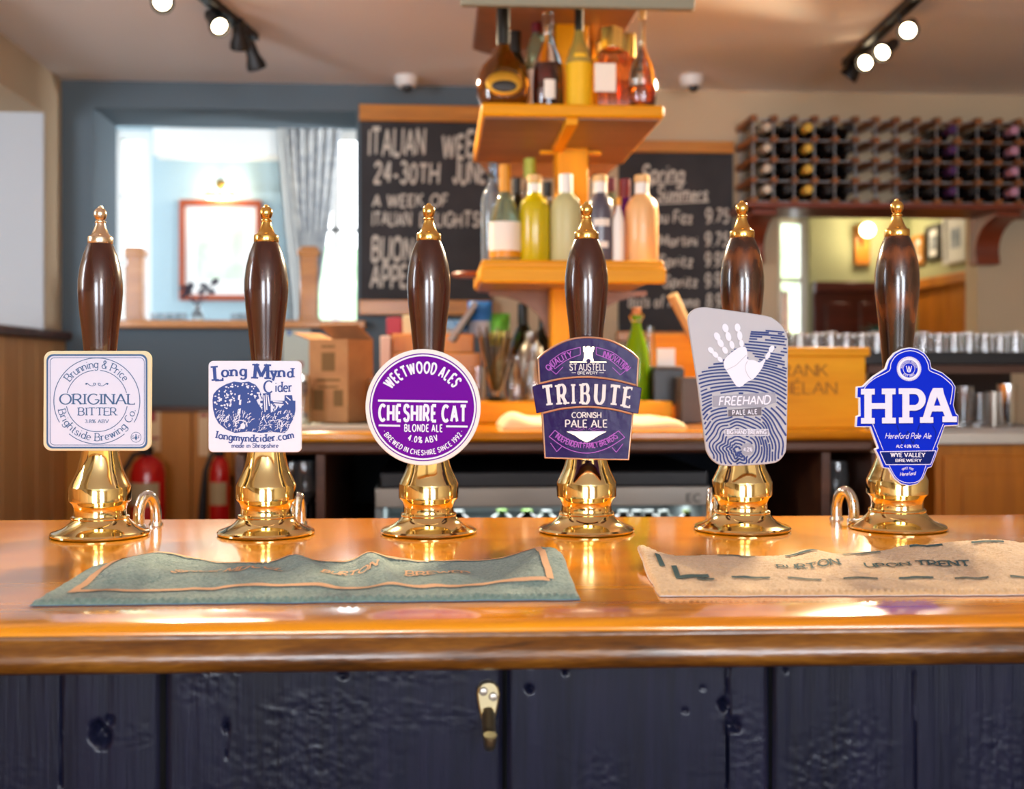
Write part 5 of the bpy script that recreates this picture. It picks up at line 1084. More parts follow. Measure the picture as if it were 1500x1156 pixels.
# till, reader, papers
t = thing('card_terminal', 'black box shaped till printer beside the green cordial bottle', 'till printer', standing(984, 3.0, KZ))
b = MB(); b.pbox(957, 1003, 540, 594, 3.0, 3.12); b.v = [Vector((v.x, v.y, max(v.z, KZ)) if v.z > KZ+.03 else (v.x, v.y, KZ)) for v in b.v]; b.build('housing', M['black'], t, bevel=.004)
b = MB(); z = ZZ(980, 540, 3.0); b.box((XX(960, 3.0), 3.0, z), (XX(1000, 3.0), 3.12, z+.006)); b.build('grey_lid', mat('grey_plastic', '#6a6460', .5), t, bevel=.002)
b = MB(); b.box((XX(964, 3.02), 3.03, z+.006), (XX(990, 3.02), 3.04, ZZ(980, 510, 3.0))); b.build('paper_slip', M['white'], t)
pixbox('card_reader', 'small dark grey box beside the till printer', 'card reader', 998, 1030, 553, 2.9, .08, mat('dark_grey_plastic', '#4a4542', .5))
pixbox('wooden_tray', 'orange wooden drawer box behind the till printer', 'box', 955, 1032, 490, 3.3, .12, M['honey'])
t = thing('wooden_paddle', 'pale wooden stirring paddle leaning behind the grey fingerprint clip', 'paddle', PY(1003, 490, 3.28))
b = MB(); b.tube([PY(1018, 500, 3.30), PY(985, 432, 3.27)], [.012, .016], 10); b.build('paddle_stick', mat('pale_wood', '#c8a878', .6), t)
# crate with burnt lettering
YCR = 2.66; cw0, cw1 = XX(1140, YCR), XX(1268, YCR); zc = ZZ(1210, 522, YCR)
t = thing('wine_crate', 'honey coloured wooden wine crate with burnt lettering on the back counter', 'crate', ((cw0+cw1)/2, YCR+.1, KZ))
b = MB(); b.box((cw0, YCR, KZ), (cw1, YCR+.012, zc)); b.box((cw0, YCR+.19, KZ), (cw1, YCR+.2, zc)); b.box((cw0, YCR+.012, KZ), (cw0+.012, YCR+.19, zc)); b.box((cw1-.012, YCR+.012, KZ), (cw1, YCR+.19, zc)); b.box((cw0+.012, YCR+.012, KZ), (cw1-.012, YCR+.19, KZ+.01)); b.build('box_sides', M['honey'], t, bevel=.002)
b = MB(); b.box((cw0-.006, YCR-.008, zc), (cw1+.008, YCR+.205, ZZ(1210, 509, YCR))); b.build('lid', M['honey'], t, bevel=.002)
q = Print(); q.text('FRANK', 1212, 551, 17, 84, align='r', wt=1.3, wn=.9); q.text('PHÉLAN', 1225, 577, 17, 100, align='r', wt=1.3, wn=.9); q.build('burnt_lettering', mat('burnt_letters', '#a86a18', .7), YCR, .0008, t)

# ------------------------------------------------------------------ right hand back bar
YR = 3.05; rx0, rx1 = XX(1372, YR), XX(1640, YR); rz = ZZ(1430, 632, YR)
cab = thing('back_bar_cabinet', 'oak fronted cabinet with pale steel top, dark recess and black glass shelf', 'cabinet', ((rx0+rx1)/2, YR+.3, 0))
b = MB(); b.box((rx0, YR+.01, 0), (rx1, YR+.6, rz-.035)); b.build('carcass', M['cupboard'], cab)
b = MB(); dz = ZZ(1430, 668, YR)
b.box((rx0+.02, YR, .1), (rx0+.36, YR+.01, dz)); b.build('door', M['cupboard'], cab, bevel=.003)
b = MB(); b.box((rx0+.07, YR-.004, .16), (rx0+.31, YR, dz-.05)); b.build('door_panel', M['cupboard'], cab, bevel=.004)
b = MB(); b.box((rx0-.16, YR-.02, rz-.035), (rx1, YR+.62, rz)); b.build('steel_top', mat('pale_steel', (.72, .68, .62, 1), .4, .7), cab, bevel=.004)
b = MB(); bx0 = XX(1275, YR+.6); b.box((bx0, YR+.6, .3), (rx1, YR+.62, ZZ(1430, 520, YR))); b.build('recess_back', mat('dark_recess', '#2a1a12', .7), cab)
sz0, sz1, sx0, sx1 = ZZ(1400, 545, YR), ZZ(1400, 516, YR), XX(1132, YR), rx1
b = MB(); b.box((sx0, YR, sz0+.02), (sx1, YR+.5, sz1)); b.build('glass_shelf', M['black'], cab, bevel=.003)
b = MB(); b.box((XX(1278, YR), YR+.03, sz0-.004), (rx1, YR+.48, sz0+.02)); b.build('shelf_rail', M['brownwood'], cab)
b = MB(); b.box((XX(1280, YR), YR+.25, rz-.6), (XX(1288, YR), YR+.3, sz0)); b.build('shelf_post', M['brownwood'], cab)
CLEAR = mat('thin_clear_glass', (.93, .95, .97, 1), .03, trans=.9, coat=.5)
tumb = None; G_ = 'upturned tumblers on the black glass shelf'
for r_ in range(2):
    for i in range(17):
        px = 1150+i*22.5+(9 if r_ else 0); Y = YR+.07+r_*.1; c = PY(px, 0, Y); c.z = sz1; h = (ZZ(1400, 487, YR)-sz1)*(1.0 if (i+r_) % 3 else 1.08)
        lb = 'upturned clear tumbler in the row of tumblers on the black glass shelf'
        if tumb is None:
            b = MB(); b.lathe([(.0185, 0), (.0165, .04), (.016, .052), (1e-5, .052), (1e-5, .046), (.0145, .044), (.0168, 0), (.0185, 0)], c, 18); tumb = tag(b.build('tumbler', CLEAR, loc=c, smooth=40), lb, 'glass', G_)
        else: o = tumb.copy(); COL.objects.link(o); o.location = c
        (tumb if (r_ == 0 and i == 0) else o).scale.z = h/.052
for px, r, yt, m_, lb, cat in ((1475, .029, 563, M['chrome'], 'wide polished steel cup on the steel top of the back bar', 'cup'), (1455, .02, 574, M['steel'], 'smaller steel cup beside the wide polished cup', 'cup'), (1413, .024, 566, CLEAR, 'tall clear glass beside the blue lantern clip on the white mat', 'glass'), (1437, .022, 576, CLEAR, 'short clear glass between the tall glass and the steel cups', 'glass')):
    Y = YR+.12; c = PY(px, 0, Y); c.z = rz+.008; h = ZZ(px, yt, Y)-c.z
    glass_lathe('steel_cup' if cat == 'cup' else 'bar_glass', lb, cat, c, cup(r*.85, r, h), m_)
b = MB(); mx0, mx1 = XX(1330, YR), XX(1600, YR); b.box((mx0, YR+.02, rz), (mx1, YR+.24, rz+.003))
for i in range(60):
    x = mx0+(mx1-mx0)*i/60
    for j in range(3): b.box((x, YR+.02+j*.08, rz+.003), (x+.004, YR+.09+j*.08, rz+.008))
tag(b.build('bar_mat', mat('white_rubber_mat', '#d8d2ca', .6), loc=((mx0+mx1)/2, YR+.13, rz)), 'white ridged drip mat under the glasses and steel cups', 'mat')
# stemware on the inner shelf of the back counter
WG = [(0, 0), (.03, 0), (.03, .002), (.004, .006), (.0035, .07), (.012, .08), (.032, .105), (.036, .13), (.03, .175), (.0285, .175), (.0345, .13), (.03, .107), (.0, .084)]
wg = None
for i, (px, Y, lb) in enumerate(((1226, 2.72, 'wine glass inside the back counter, nearest the wooden upright'), (1250, 2.75, 'wine glass inside the back counter, close behind the chrome hoop'), (1238, 2.86, 'wine glass at the rear of the trio inside the back counter'), (446, 2.72, 'wine glass inside the end bay of the back counter, beside the orchard clip pump'), (455, 2.82, 'wine glass behind another in the end bay of the back counter'), (428, 2.8, 'wine glass hidden deepest behind the orchard clip pump base'))):
    c = PY(px, 0, Y); c.z = SHZ; s_ = (ZZ(px, 676, Y)-SHZ)/.175
    if wg is None: wg = glass_lathe('wine_glass', lb, 'glass', c, WG, CLEAR, 'wine glasses inside the back counter'); o = wg
    else: o = wg.copy(); COL.objects.link(o); o.location = c; o['label'] = lb
    o.scale = (s_*.8, s_*.8, s_)
# ------------------------------------------------------------------ wine rack
YW0 = 4.08; NC = [1105+29.95*i for i in range(15)]; NR = [168, 198, 228, 258, 288]
sb0, sb1 = XX(1094, 4.03), XR-.02; zs0, zs1 = ZZ(1300, 305, 4.03), ZZ(1300, 297, 4.03)
sh_ = thing('wall_shelf', 'red brown wooden wall shelf on shaped brackets carrying the wine rack', 'shelf', ((sb0+sb1)/2, 4.16, zs0))
b = MB(); b.box((sb0, 4.03, zs0), (sb1, YW, zs1)); b.build('shelf_board', M['redwood'], sh_, bevel=.003)
for px0_, px1_ in ((1100, 1136), (1456, 1492)):
    a, c = XX(px0_, 4.1), XX(px1_, 4.1); Yd = YW-4.08; zl = ZZ(1300, 385, 4.2)
    pl = [(0, 0), (Yd, 0), (Yd, -.02)]+[(Yd*(1-.75*sin(R(t_))), -.02-(zs0-zl-.07)*(1-cos(R(t_)))) for t_ in range(15, 91, 15)]+[(Yd*.3, zl-zs0), (0, zl-zs0)]
    b = MB(); b.prism(pl, lambda y, z: Vector((a, YW-y, zs0+z)), lambda y, z: Vector((c, YW-y, zs0+z))); b.build('bracket', M['redwood'], sh_, bevel=.003)
dz0 = ZZ(1300, 288, YW0); off = zs1+.012-dz0
def nz(y): return ZZ(1300, y, YW0)+off
rk = thing('wine_rack', 'galvanised and wooden peg wine rack full of bottles above the snug opening', 'wine rack', (XX(1300, YW0), 4.18, zs1))
b = MB(); hs = .011
for px in NC:
    for y in NR: x = XX(px, YW0); z = nz(y); b.box((x-hs, YW0, z-hs), (x+hs, YW-.002, z+hs))
b.build('wooden_pegs', wood('rack_pegs', '#6a3a16', '#8a5020', '#a8662c', 'y', 20, .5), rk)
b = MB()
for px in NC:
    for yy in (YW0+.012, YW-.03): x = XX(px, YW0); b.box((x-.0015, yy, nz(288)), (x+.0015, yy+.012, nz(168)))
for y in NR:
    for yy in (YW0+.026, YW-.045): z = nz(y); b.box((XX(NC[0], YW0), yy, z-.0015), (XX(NC[-1], YW0), yy+.012, z+.0015))
b.build('metal_strips', mat('galvanised_strip', (.42, .42, .43, 1), .5, .8), rk)
WB = [(0, 0), (.032, 0), (.034, .006), (.034, .13), (.028, .155), (.017, .18), (.0145, .195), (.0145, .24), (0, .24)]
caps = {'yellow': mat('yellow_foil_capsule', '#e8c050', .4), 'pink': mat('pink_capsule', '#c890a8', .4), 'purple': mat('violet_capsule', '#4a2258', .4), 'dark': mat('dark_capsule', '#150f12', .35), 'white': mat('silver_capsule', '#d8cbb8', .3, .4)}
DARKW = mat('dark_wine_glass', '#0c0b0e', .12, coat=.4); CLW = mat('pale_wine_glass', '#9a8a74', .1, trans=.5, coat=.4)
proto = {}
def rack_bottle(cx_, cy_, kind, lb):
    x = XX(cx_, YW0); z = nz(cy_); y = YW-.012
    if kind not in proto:
        t = thing('wine_bottle', lb, 'wine bottle', (x, y, z), 'wine bottles in the rack'); Mr = Matrix.Rotation(R(90), 3, 'X')
        b = MB(); b.lathe([(max(r, 1e-5), q_) for r, q_ in WB], (x, y, z), 20, M=Mr); b.build('body', CLW if kind == 'white' else DARKW, t, smooth=40)
        b = MB(); b.lathe([(.0150, .19), (.0158, .2), (.0158, .2425), (.014, .2445), (1e-5, .2445)], (x, y, z), 20, M=Mr); b.build('capsule', caps[kind], t)
        proto[kind] = t
    else:
        t = copy_tree(proto[kind]); t.location = (x, y, z); t['label'] = lb
    return t
ROWN = ['top', 'second', 'third', 'bottom']
for ci, kind in {0: 'white', 1: 'dark', 2: 'yellow', 3: 'dark', 4: 'dark', 8: 'dark', 9: 'purple', 10: 'dark', 11: 'dark', 12: 'pink', 13: 'dark'}.items():
    desc = {0: 'pale bottle in the first column of the wine rack', 1: 'dark bottle between the pale and yellow capped columns of the wine rack', 2: 'yellow capped bottle in the wine rack', 3: 'dark bottle beside the yellow capped column of the wine rack', 4: 'dark bottle beside the empty cells, on the yellow capped side', 8: 'dark bottle beside the empty cells, on the violet capped side', 9: 'violet capped bottle in the wine rack', 10: 'dark bottle just beyond the violet capped column', 11: 'dark bottle just before the pink capped column', 12: 'pink capped bottle in the wine rack', 13: 'dark bottle beyond the pink capped column at the picture edge'}[ci]
    for ri in range(4):
        if ri == 0 and ci in (8, 10): continue
        rack_bottle((NC[ci]+NC[ci+1])/2, (NR[ri]+NR[ri+1])/2+1, kind, '%s, %s row' % (desc, ROWN[ri]))

# ------------------------------------------------------------------ chalkboards
def chalkboard(label, px0, px1, y0, y1, y2, y3, lines, Y=YW-.03):
    t = thing('chalkboard', label, 'chalkboard', PY((px0+px1)/2, y3, Y)); t.location.y = YW-.015
    b = MB(); b.pbox(px0+2, px1-2, y1-2, y2+2, Y+.008, YW-.001); b.build('slate', M['slate'], t)
    b = MB(); b.pbox(px0, px1, y0, y1, Y-.012, YW-.001); b.build('top_rail', M['oak'], t, bevel=.003)
    b = MB(); b.pbox(px0, px1, y2, y3, Y-.02, YW-.001); b.build('bottom_rail', M['oak'], t, bevel=.003)
    q = Print()
    for i, (s, x, y, sz, w, kw) in enumerate(lines):
        q = Print()
        if s == '_': q.line([(x, y), (x+w, y-3)], 2.2)
        else: q.text(s, x, y, sz, w, align='l', wt=kw.get('wt', 2.0), jitter=.6, seed=i+3, slant=kw.get('sl', .08), track=2.2, space=5)
        q.build('chalk_writing' if s != '_' else 'chalk_underline', M['chalk'], Y+.008, .0012, t)
chalkboard('large chalkboard announcing an Italian week, oak rails above and below', 526, 722, 155, 176, 440, 461,
           [('ITALIAN', 541, 226, 36, 84, {}), ('WEEK', 648, 230, 34, 66, {}), ('24-30TH', 548, 268, 28, 98, {}), ('JUNE', 664, 268, 32, 50, {}), ('A WEEK OF', 546, 302, 17, 112, {}), ('ITALIAN', 546, 330, 19, 58, {}), ('DELIGHTS!', 616, 332, 20, 92, {}), ('BUON', 545, 382, 34, 62, {}), ('APPE', 543, 421, 32, 56, {})])
chalkboard('narrower chalkboard listing spring drinks with prices, on the cream wall', 905, 1076, 207, 222, 486, 500,
           [('Spring', 940, 266, 24, 64, {'sl': .2}), ('_', 940, 270, 0, 64, {}), ('Summers', 962, 294, 20, 76, {'sl': .2}), ('_', 964, 298, 0, 74, {}), ('Rumou Fizz', 930, 326, 17, 86, {}), ('9.75', 1034, 326, 19, 36, {}), ('Pino Martini', 925, 360, 15, 98, {}), ('9.75', 1033, 360, 19, 36, {}), ('Spritz', 965, 390, 16, 52, {}), ('9.95', 1033, 390, 19, 34, {}), ('Spritz', 972, 420, 16, 52, {}), ('9.95', 1033, 420, 19, 34, {}), ('Bots of Aroma', 921, 450, 16, 104, {}), ('8.95', 1035, 450, 19, 34, {})])
# ------------------------------------------------------------------ ceiling: cameras and track lights
DOME = mat('dome_white', '#e8e6e2', .4); DARKD = mat('dome_dark', '#18181c', .15, coat=.6)
for px, lb in ((595, 'white dome camera on the ceiling above the Italian week chalkboard'), (1013, 'white dome camera on the ceiling above the cream wall')):
    c = PZ(px, 112, CEIL); k = mpp(px, c.y); t = thing('dome_camera', lb, 'camera', c, 'ceiling dome cameras')
    b = MB(); b.lathe([(1e-5, 0), (17*k, 0), (17*k, -.02), (14*k, -.036), (9*k, -.04), (1e-5, -.04)], c, 28); b.build('housing', DOME, t)
    b = MB(); b.sphere(c+Vector((.004, -.012, -.04)), 8*k, 20); b.build('lens_dome', DARKD, t)
def track(label, p0, p1, heads):
    z = CEIL-.022; a, c = PZ(*p0, z), PZ(*p1, z); t = thing('track_light', label, 'track light', (a+c)/2, 'ceiling track lights'); t.location.z = CEIL
    d = (c-a).normalized(); n_ = Vector((-d.y, d.x, 0)); b = MB()
    vs = [p+n_*s_*.016+Vector((0, 0, h)) for p in (a, c) for s_ in (-1, 1) for h in (0, .0219)]
    b.add(vs, [(0, 1, 3, 2), (4, 6, 7, 5), (0, 4, 5, 1), (2, 3, 7, 6), (1, 5, 7, 3), (0, 2, 6, 4)]); b.build('rail', M['blackmetal'], t)
    for (px, py, lit, tgt) in heads:
        # lamp face at that pixel, hanging under the rail line
        best = min(((PZ(px, py, zz)-(a+d*max(0, min((c-a).length, (PZ(px, py, zz)-a).dot(d))))).to_2d().length, zz) for zz in [CEIL-.06-.004*i for i in range(30)])
        f = PZ(px, py, best[1]); ax = (Vector(tgt)-f).normalized(); Mq = ax.to_track_quat('Z', 'Y').to_matrix()
        base = f-ax*.085
        b = MB(); b.lathe([(1e-5, 0), (.014, 0), (.018, .012), (.02, .05), (.03, .075), (.031, .09), (.028, .09), (.026, .078), (1e-5, .078)], base, 24, M=Mq); h_ = b.build('lamp_head', M['blackmetal'], t, smooth=40)
        s0 = a+d*max(0, min((c-a).length, (base-a).dot(d))); b = MB(); b.tube([s0+Vector((0, 0, .005)), s0+Vector((0, 0, -.02)), base+ax*.01], .006, 8); b.build('stem', M['blackmetal'], h_)
        b = MB(); b.lathe([(1e-5, .086), (.021, .082)], base, 24, M=Mq); b.build('lamp_face', M['bulb'] if lit else mat('unlit_lamp', '#3a3836', .3), h_)
        if lit: lamp('SPOT', 'track_spot', f+ax*.012, lit, TUNG, tgt, spot_size=R(68), spot_blend=.6, shadow_soft_size=.025)
track('black ceiling track light with four heads on the side of the big window opening', (262, -30), (372, 60), [(238, 3, 90, (.0, 1.2, 1.1)), (322, 39, 110, (.0, 2.6, 1.5)), (352, 68, 0, (-.6, 4.2, 1.4)), (376, 98, 0, (-.3, 4.2, 1.3))])
track('black ceiling track light with bright lamps near the wine rack', (1352, -8), (1240, 98), [(1330, 45, 110, (.3, 1.5, 1.1)), (1292, 77, 130, (.2, 2.6, 1.4)), (1267, 92, 130, (.2, 2.6, 1.6)), (1243, 112, 0, (.9, 4.2, 1.6))])
# ------------------------------------------------------------------ through the left opening
def picture(name, label, quad_fn, fm, mount, art, fw, dep, group=None):
    pass
PICART = mat('pale_green_watercolour', '#e8ece0', .7, var=('#b8d0b8', 7))
t = thing('framed_picture', 'pale landscape picture in a red wood frame under a brass picture light', 'picture', PY(322, 440, YB-.02))
b = MB(); Yp = YB-.035
for a in ((262, 383, 293, 301), (262, 383, 432, 440), (262, 270, 301, 432), (375, 383, 301, 432)): b.pbox(*a, Yp, YB-.001)
b.build('frame', mat('red_wood_frame', '#a04a28', .4), t, bevel=.004)
b = MB(); b.pbox(270, 375, 301, 432, YB-.02, YB-.002); b.build('mount', M['white'], t)
b = MB(); b.pbox(288, 358, 325, 410, YB-.022, YB-.0202); b.build('artwork', PICART, t)
t = thing('picture_light', 'brass picture light glowing over the red framed picture', 'lamp', PY(322, 284, YB-.02))
b = MB(); b.tube([PY(300, 285, YB-.13), PY(346, 285, YB-.13)], .014, 12); b.build('brass_shade', M['brass_dull'], t)
b = MB(); b.tube([PY(323, 284, YB-.13), PY(323, 268, YB-.12), PY(323, 270, YB-.01)], .008, 10); b.build('arm', M['brass_dull'], t)
b = MB(); b.lathe([(1e-5, -.01), (.03, -.01), (.03, 0), (1e-5, 0)], PY(323, 270, YB-.005), 16, M=Matrix.Rotation(R(90), 3, 'X')); b.build('wall_rose', M['brass_dull'], t)
b = MB(); b.tube([PY(303, 289, YB-.125), PY(343, 289, YB-.125)], .008, 10); b.build('tube_lamp', M['bulb_soft'], t)
lamp('POINT', 'picture_light_glow', PY(323, 281, YB-.07), 2.5, TUNG, shadow_soft_size=.03)
CURT = mat('patterned_curtain', '#f4f4f2', .9, var=('#b4bac2', 16, (1, 1, 1.6)))
def curtain(label, L_, R__, Y, m, nw):
    nu, nv = 90, 30; b = MB(); vs = []
    for s_ in (0, .006):
        for j in range(nv+1):
            v = j/nv; py = 186+(560-186)*v
            f_ = lambda T: T[0]+(T[1]-T[0])*min(1, v/.68)**1.2 if v < .68 else T[1]+(T[2]-T[1])*(v-.68)/.32
            for i in range(nu+1):
                u = i/nu; p = PY(f_(L_)+(f_(R__)-f_(L_))*u, py, Y+.035*sin(u*2*pi*nw)+s_); vs.append(p)
    N = (nu+1)*(nv+1); fs = []
    for k in (0, 1):
        for j in range(nv):
            for i in range(nu): q_ = [k*N+j*(nu+1)+i, k*N+j*(nu+1)+i+1, k*N+(j+1)*(nu+1)+i+1, k*N+(j+1)*(nu+1)+i]; fs.append(q_ if k == 0 else q_[::-1])
    b.add(vs, fs); o = PY((L_[0]+R__[0])/2, 560, Y); return tag(b.build('curtain', m, loc=o, smooth=80), label, 'curtain')
curtain('grey and white patterned curtain drawn in beside the bright window', (418, 442, 440), (500, 466, 470), YB-.14, CURT, 6)
curtain('plain white curtain edge beside the patterned curtain', (405, 428, 436), (420, 442, 446), YB-.2, M['white'], 2)
b = MB(); b.tube([PY(395, 184, YB-.15), PY(530, 184, YB-.15)], .012, 10); tag(b.build('curtain_rail', M['blackmetal'], loc=PY(460, 184, YB-.15)), 'dark curtain rail above the patterned curtain', 'curtain rail')
YI = YW+.1
def post(label, px0, px1, y0):
    c = PY((px0+px1)/2, 0, YI); c.z = OZ0; k = mpp(px0, YI); w = (px1-px0)/2*k; t = thing('oak_post', label, 'post', c, 'oak posts on the sill'); z1 = ZZ(px0, y0, YI)
    b = MB(); b.box((c.x-w, YI-w, OZ0), (c.x+w, YI+w, z1-.03)); b.build('shaft', M['oak'], t, bevel=.003)
    b = MB(); b.box((c.x-w*1.3, YI-w*1.3, z1-.035), (c.x+w*1.3, YI+w*1.3, z1-.012)); b.box((c.x-w*.95, YI-w*.95, z1-.012), (c.x+w*.95, YI+w*.95, z1)); b.build('cap', M['oak'], t, bevel=.003)
    b = MB(); b.box((c.x-w*1.15, YI-w*1.15, OZ0), (c.x+w*1.15, YI+w*1.15, OZ0+.02)); b.build('foot', M['oak'], t, bevel=.003)
post('square oak post on the sill before the narrow bright window, near the first pump handle', 189, 211, 362); post('square oak post on the sill before the patterned curtain', 441, 466, 362)
c = standing(289, YI+.02, OZ0); t = thing('bud_vase', 'small glass vase of dried flowers on the sill before the red framed picture', 'vase', c)
b = MB(); b.lathe([(1e-5, 0), (.022, 0), (.026, .02), (.012, .05), (.012, .065), (.010, .065), (.010, .05), (.023, .02), (.02, .004), (1e-5, .004)], c, 18); b.build('vase_body', CLEAR, t)
rnd = random.Random(4); DRY = mat('dried_flower', '#4a4858', .9)
for i in range(9):
    a = rnd.uniform(0, 6.3); p1 = c+Vector((rnd.uniform(-.06, .07), rnd.uniform(-.03, .03), rnd.uniform(.09, .15))); b = MB(); b.tube([c+Vector((0, 0, .02)), c+Vector((p1.x-c.x, p1.y-c.y, 0))*.15+Vector((0, 0, .066)), p1], .0016, 6)
    for k in range(5): b.sphere(p1+Vector((rnd.gauss(0, .007), rnd.gauss(0, .007), rnd.gauss(0, .007))), .0075, 8)
    b.build('dried_stem', DRY, t)
for i, (px, r) in enumerate(((228, .02), (243, .017), (255, .018), (268, .017), (345, .02), (358, .016))):
    glass_lathe('tea_light_glass', ['small clear glass on the sill beside the first oak post', 'second small glass along the sill from the first oak post', 'third small glass along the sill from the first oak post', 'small glass on the sill close beside the bud vase', 'small glass on the sill below the red framed picture', 'small glass on the sill nearest the second pump handle'][i], 'glass', standing(px, YI-.02, OZ0), cup(r*.8, r, .032), CLEAR, 'small glasses on the sill')
# ------------------------------------------------------------------ through the right opening
c = PY(1264, 390, YB); t = thing('wall_sconce', 'wooden wall sconce with bright round bulb on the sage green wall', 'wall lamp', c)
b = MB(); b.pbox(1253, 1275, 330, 388, YB-.035, YB-.001); b.build('back_board', M['oak'], t, bevel=.006)
b = MB(); b.lathe([(1e-5, 0), (.012, 0), (.02, .05), (.02, .06), (1e-5, .06)], PY(1262, 345, YB-.06), 16); b.tube([PY(1262, 345, YB-.05), PY(1262, 362, YB-.03)], .008, 8); b.build('lamp_holder', M['brass_dull'], t)
bc = PY(1271, 337, YB-.1); b = MB(); b.sphere(bc, .04, 20); b.build('round_bulb', M['bulb_soft'], t)
lamp('POINT', 'sconce_glow', bc+Vector((0, -.07, .0)), 4, WARM, shadow_soft_size=.04)
def wall_picture(label, px0, px1, y0, y1, fm, am):
    a, c_ = PX(px0, (y0+y1)/2, XS), PX(px1, (y0+y1)/2, XS); Y1, Y0 = a.y, c_.y; zt, zb = PX((px0+px1)/2, y0, XS).z, PX((px0+px1)/2, y1, XS).z; f_ = .025
    t = thing('framed_picture', label, 'picture', (XS-.012, (Y0+Y1)/2, zb), 'pictures on the snug wall')
    b = MB(); X0 = XS-.025
    b.box((X0, Y0, zb), (XS-.001, Y0+f_, zt)); b.box((X0, Y1-f_, zb), (XS-.001, Y1, zt)); b.box((X0, Y0+f_, zb), (XS-.001, Y1-f_, zb+f_)); b.box((X0, Y0+f_, zt-f_), (XS-.001, Y1-f_, zt)); b.build('frame', fm, t)
    b = MB(); b.box((XS-.012, Y0+f_, zb+f_), (XS-.002, Y1-f_, zt-f_)); b.build('mount', M['white'], t)
    b = MB(); dy, dz_ = (Y1-Y0)*.28, (zt-zb)*.3; b.box((XS-.0135, Y0+dy, zb+dz_), (XS-.0122, Y1-dy, zt-dz_)); b.build('artwork', am, t)
wall_picture('small wood framed picture deepest in the snug, nearest its corner', 1341, 1357, 345, 388, M['oak'], mat('sepia_art', '#b09468', .8)); wall_picture('dark framed picture in the middle of three on the snug wall', 1361, 1381, 330, 382, M['blackmetal'], mat('grey_art', '#9098a0', .8, var=('#4a5058', 14))); wall_picture('large white framed picture on the snug wall nearest the opening', 1387, 1420, 312, 385, M['white'], mat('blue_grey_art', '#8a96a8', .8, var=('#c8d0d8', 10)))
c = standing(1286, YW+.16, PZ0+.012); t = thing('potted_plant', 'leafy green pot plant on the sill of the snug opening, beside the blue clip handle', 'plant', c)
b = MB(); b.lathe([(1e-5, 0), (.035, 0), (.045, .06), (.041, .06), (.033, .006), (1e-5, .006)], c, 20); b.build('pot', mat('dark_pot', '#3a3430', .6), t)
b = MB(); b.lathe([(1e-5, .05), (.0405, .05)], c, 16); b.build('soil', mat('soil', '#2a1e14', .95), t)
rnd = random.Random(6); LF = mat('plant_leaf', '#2f5a48', .5)
for i in range(26):
    a = rnd.uniform(0, 6.3); l = rnd.uniform(.05, .11); up = rnd.uniform(.5, 1.2); d = Vector((cos(a)*.75, sin(a)*.5, up)).normalized(); s_ = d.cross(Vector((0, 0, 1))).normalized(); p = c+Vector((0, 0, .052)); b = MB()
    q_ = [p+d*l*t_+Vector((0, 0, -.05*t_*t_)) for t_ in (0, .35, .7, 1)]; w = [.0015, .013, .011, .0008]
    b.add([v+s_*ww*sg for v, ww in zip(q_, w) for sg in (-1, 1)]+[v+s_*ww*sg-Vector((0, 0, .0012)) for v, ww in zip(q_, w) for sg in (-1, 1)], [(2*k, 2*k+1, 2*k+3, 2*k+2) for k in range(3)]+[(8+2*k+2, 8+2*k+3, 8+2*k+1, 8+2*k) for k in range(3)]+[(2*k, 2*k+2, 2*k+10, 2*k+8) for k in range(3)]+[(2*k+3, 2*k+1, 2*k+9, 2*k+11) for k in range(3)])
    b.build('leaf', LF, t)
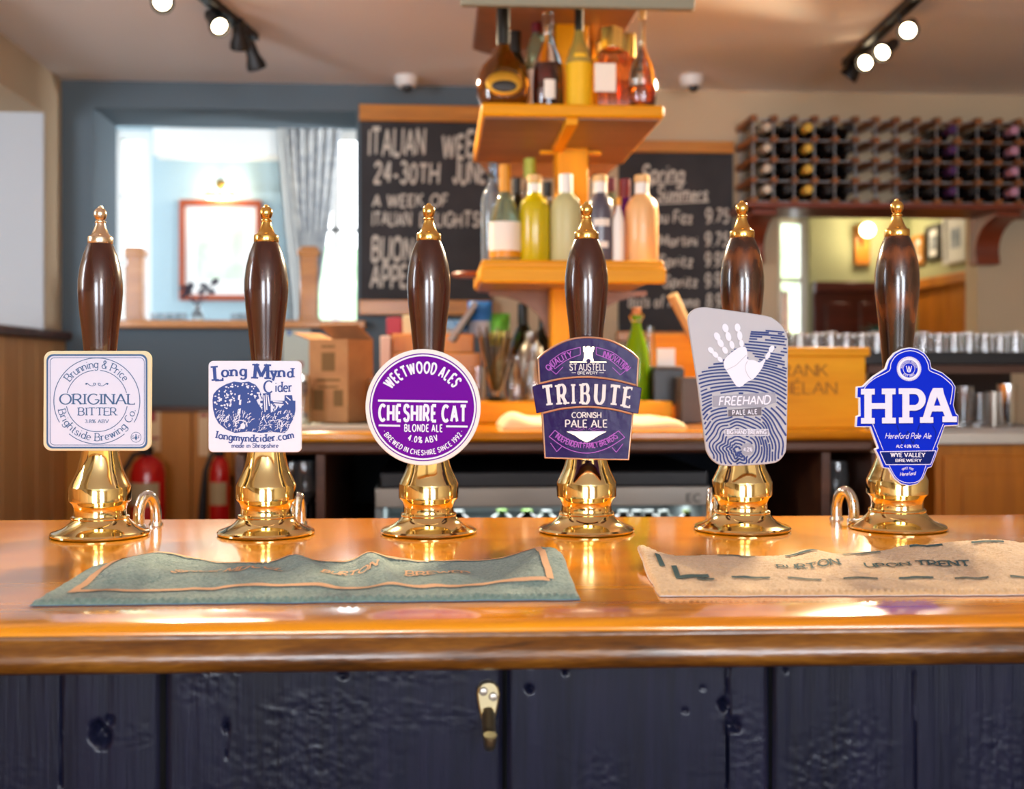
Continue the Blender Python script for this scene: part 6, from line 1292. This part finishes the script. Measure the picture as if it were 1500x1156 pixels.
# ------------------------------------------------------------------ lower left: extinguishers and notices on the wall
RED = mat('extinguisher_red', '#d81616', .25, coat=.4); HOSE = mat('black_rubber', '#141416', .5); LBL = mat('extinguisher_label', '#c9b48a', .5)
def extinguisher(label, px, wpx, yt, Y, side):
    k = mpp(px, Y); r = wpx*k/2; zt = ZZ(px, yt, Y); h = .42; c = Vector((XX(px, Y), Y, zt-h)); t = thing('fire_extinguisher', label, 'fire extinguisher', c, 'fire extinguishers by the wainscot')
    b = MB(); b.lathe([(1e-5, 0), (r*.95, 0), (r, .01), (r, h-.06), (r*.85, h-.025), (r*.45, h-.003), (r*.35, h), (1e-5, h)], c, 28); b.build('cylinder', RED, t, smooth=50)
    b = MB(); b.lathe([(r*1.0, h-.17), (r*1.015, h-.17), (r*1.015, h-.09), (r, h-.09)], c, 16, R(-150), R(-40)); b.build('paper_label', LBL, t)
    b = MB(); b.lathe([(1e-5, h-.002), (.016, h-.002), (.016, h+.03), (1e-5, h+.035)], c, 16); b.box((c.x-.012, Y-.06, c.z+h+.02), (c.x+.012, Y+.03, c.z+h+.03)); b.box((c.x-.012, Y-.07, c.z+h+.045), (c.x+.012, Y+.03, c.z+h+.052)); b.build('valve_handle', HOSE, t)
    b = MB(); b.tube(crom([(c.x, Y, c.z+h+.012), (c.x+side*r*.9, Y-.01, c.z+h-.005), (c.x+side*r*1.5, Y-.01, c.z+h-.10), (c.x+side*r*1.75, Y-.01, c.z+h-.3)][0:4] and [(0, 0), (1, 0)]) and [Vector((c.x, Y, c.z+h+.015)), Vector((c.x+side*r*.8, Y-.01, c.z+h+.005)), Vector((c.x+side*r*1.35, Y-.01, c.z+h-.05)), Vector((c.x+side*r*1.6, Y-.01, c.z+h-.16)), Vector((c.x+side*r*1.85, Y-.01, c.z+h-.32))], [.008, .008, .009, .014, .02], 10); b.build('hose', HOSE, t)
    b = MB(); b.box((c.x-.02, Y+r*.9, c.z+h-.12), (c.x+.02, YW-.02, c.z+h-.08)); b.build('wall_bracket', M['blackmetal'], t)
extinguisher('wide red fire extinguisher behind the first hand pump', 217, 50, 668, 4.14, -1); extinguisher('slim red fire extinguisher with black horn beside the orchard clip pump', 322, 29, 668, 4.14, -1)
SG = mat('sign_red', '#b03a34', .5)
def sign(label, px0, px1, y0, y1, Y, marks, cat='notice', m=None):
    t = thing('notice', label, cat, PY((px0+px1)/2, y1, Y), 'notices on the wall'); b = MB(); b.pbox(px0, px1, y0, y1, Y-.004, Y); b.build('card', m or M['white'], t)
    for i, (x0_, x1_, ya, yb, mm) in enumerate(marks): b = MB(); b.pbox(x0_, x1_, ya, yb, Y-.0052, Y-.0041); b.build('printed_panel', mm, t)
sign('cream and red safety sign above the wide fire extinguisher', 219, 235, 600, 662, YW-.02, [(220, 228, 602, 618, SG), (221, 233, 640, 644, SG)], m=CRL)
sign('pale safety sign above the slim fire extinguisher', 291, 306, 602, 668, YW-.02, [(293, 304, 606, 611, SG)], m=CRL)
sign('pale paper notice with blue and red spots on the teal wall under the sill', 414, 455, 473, 580, YW-.001, [(421, 426, 484, 491, mat('blue_spot', '#3a6ab8', .5)), (434, 444, 530, 538, SG)], m=mat('pale_notice', '#cdd6c8', .6))
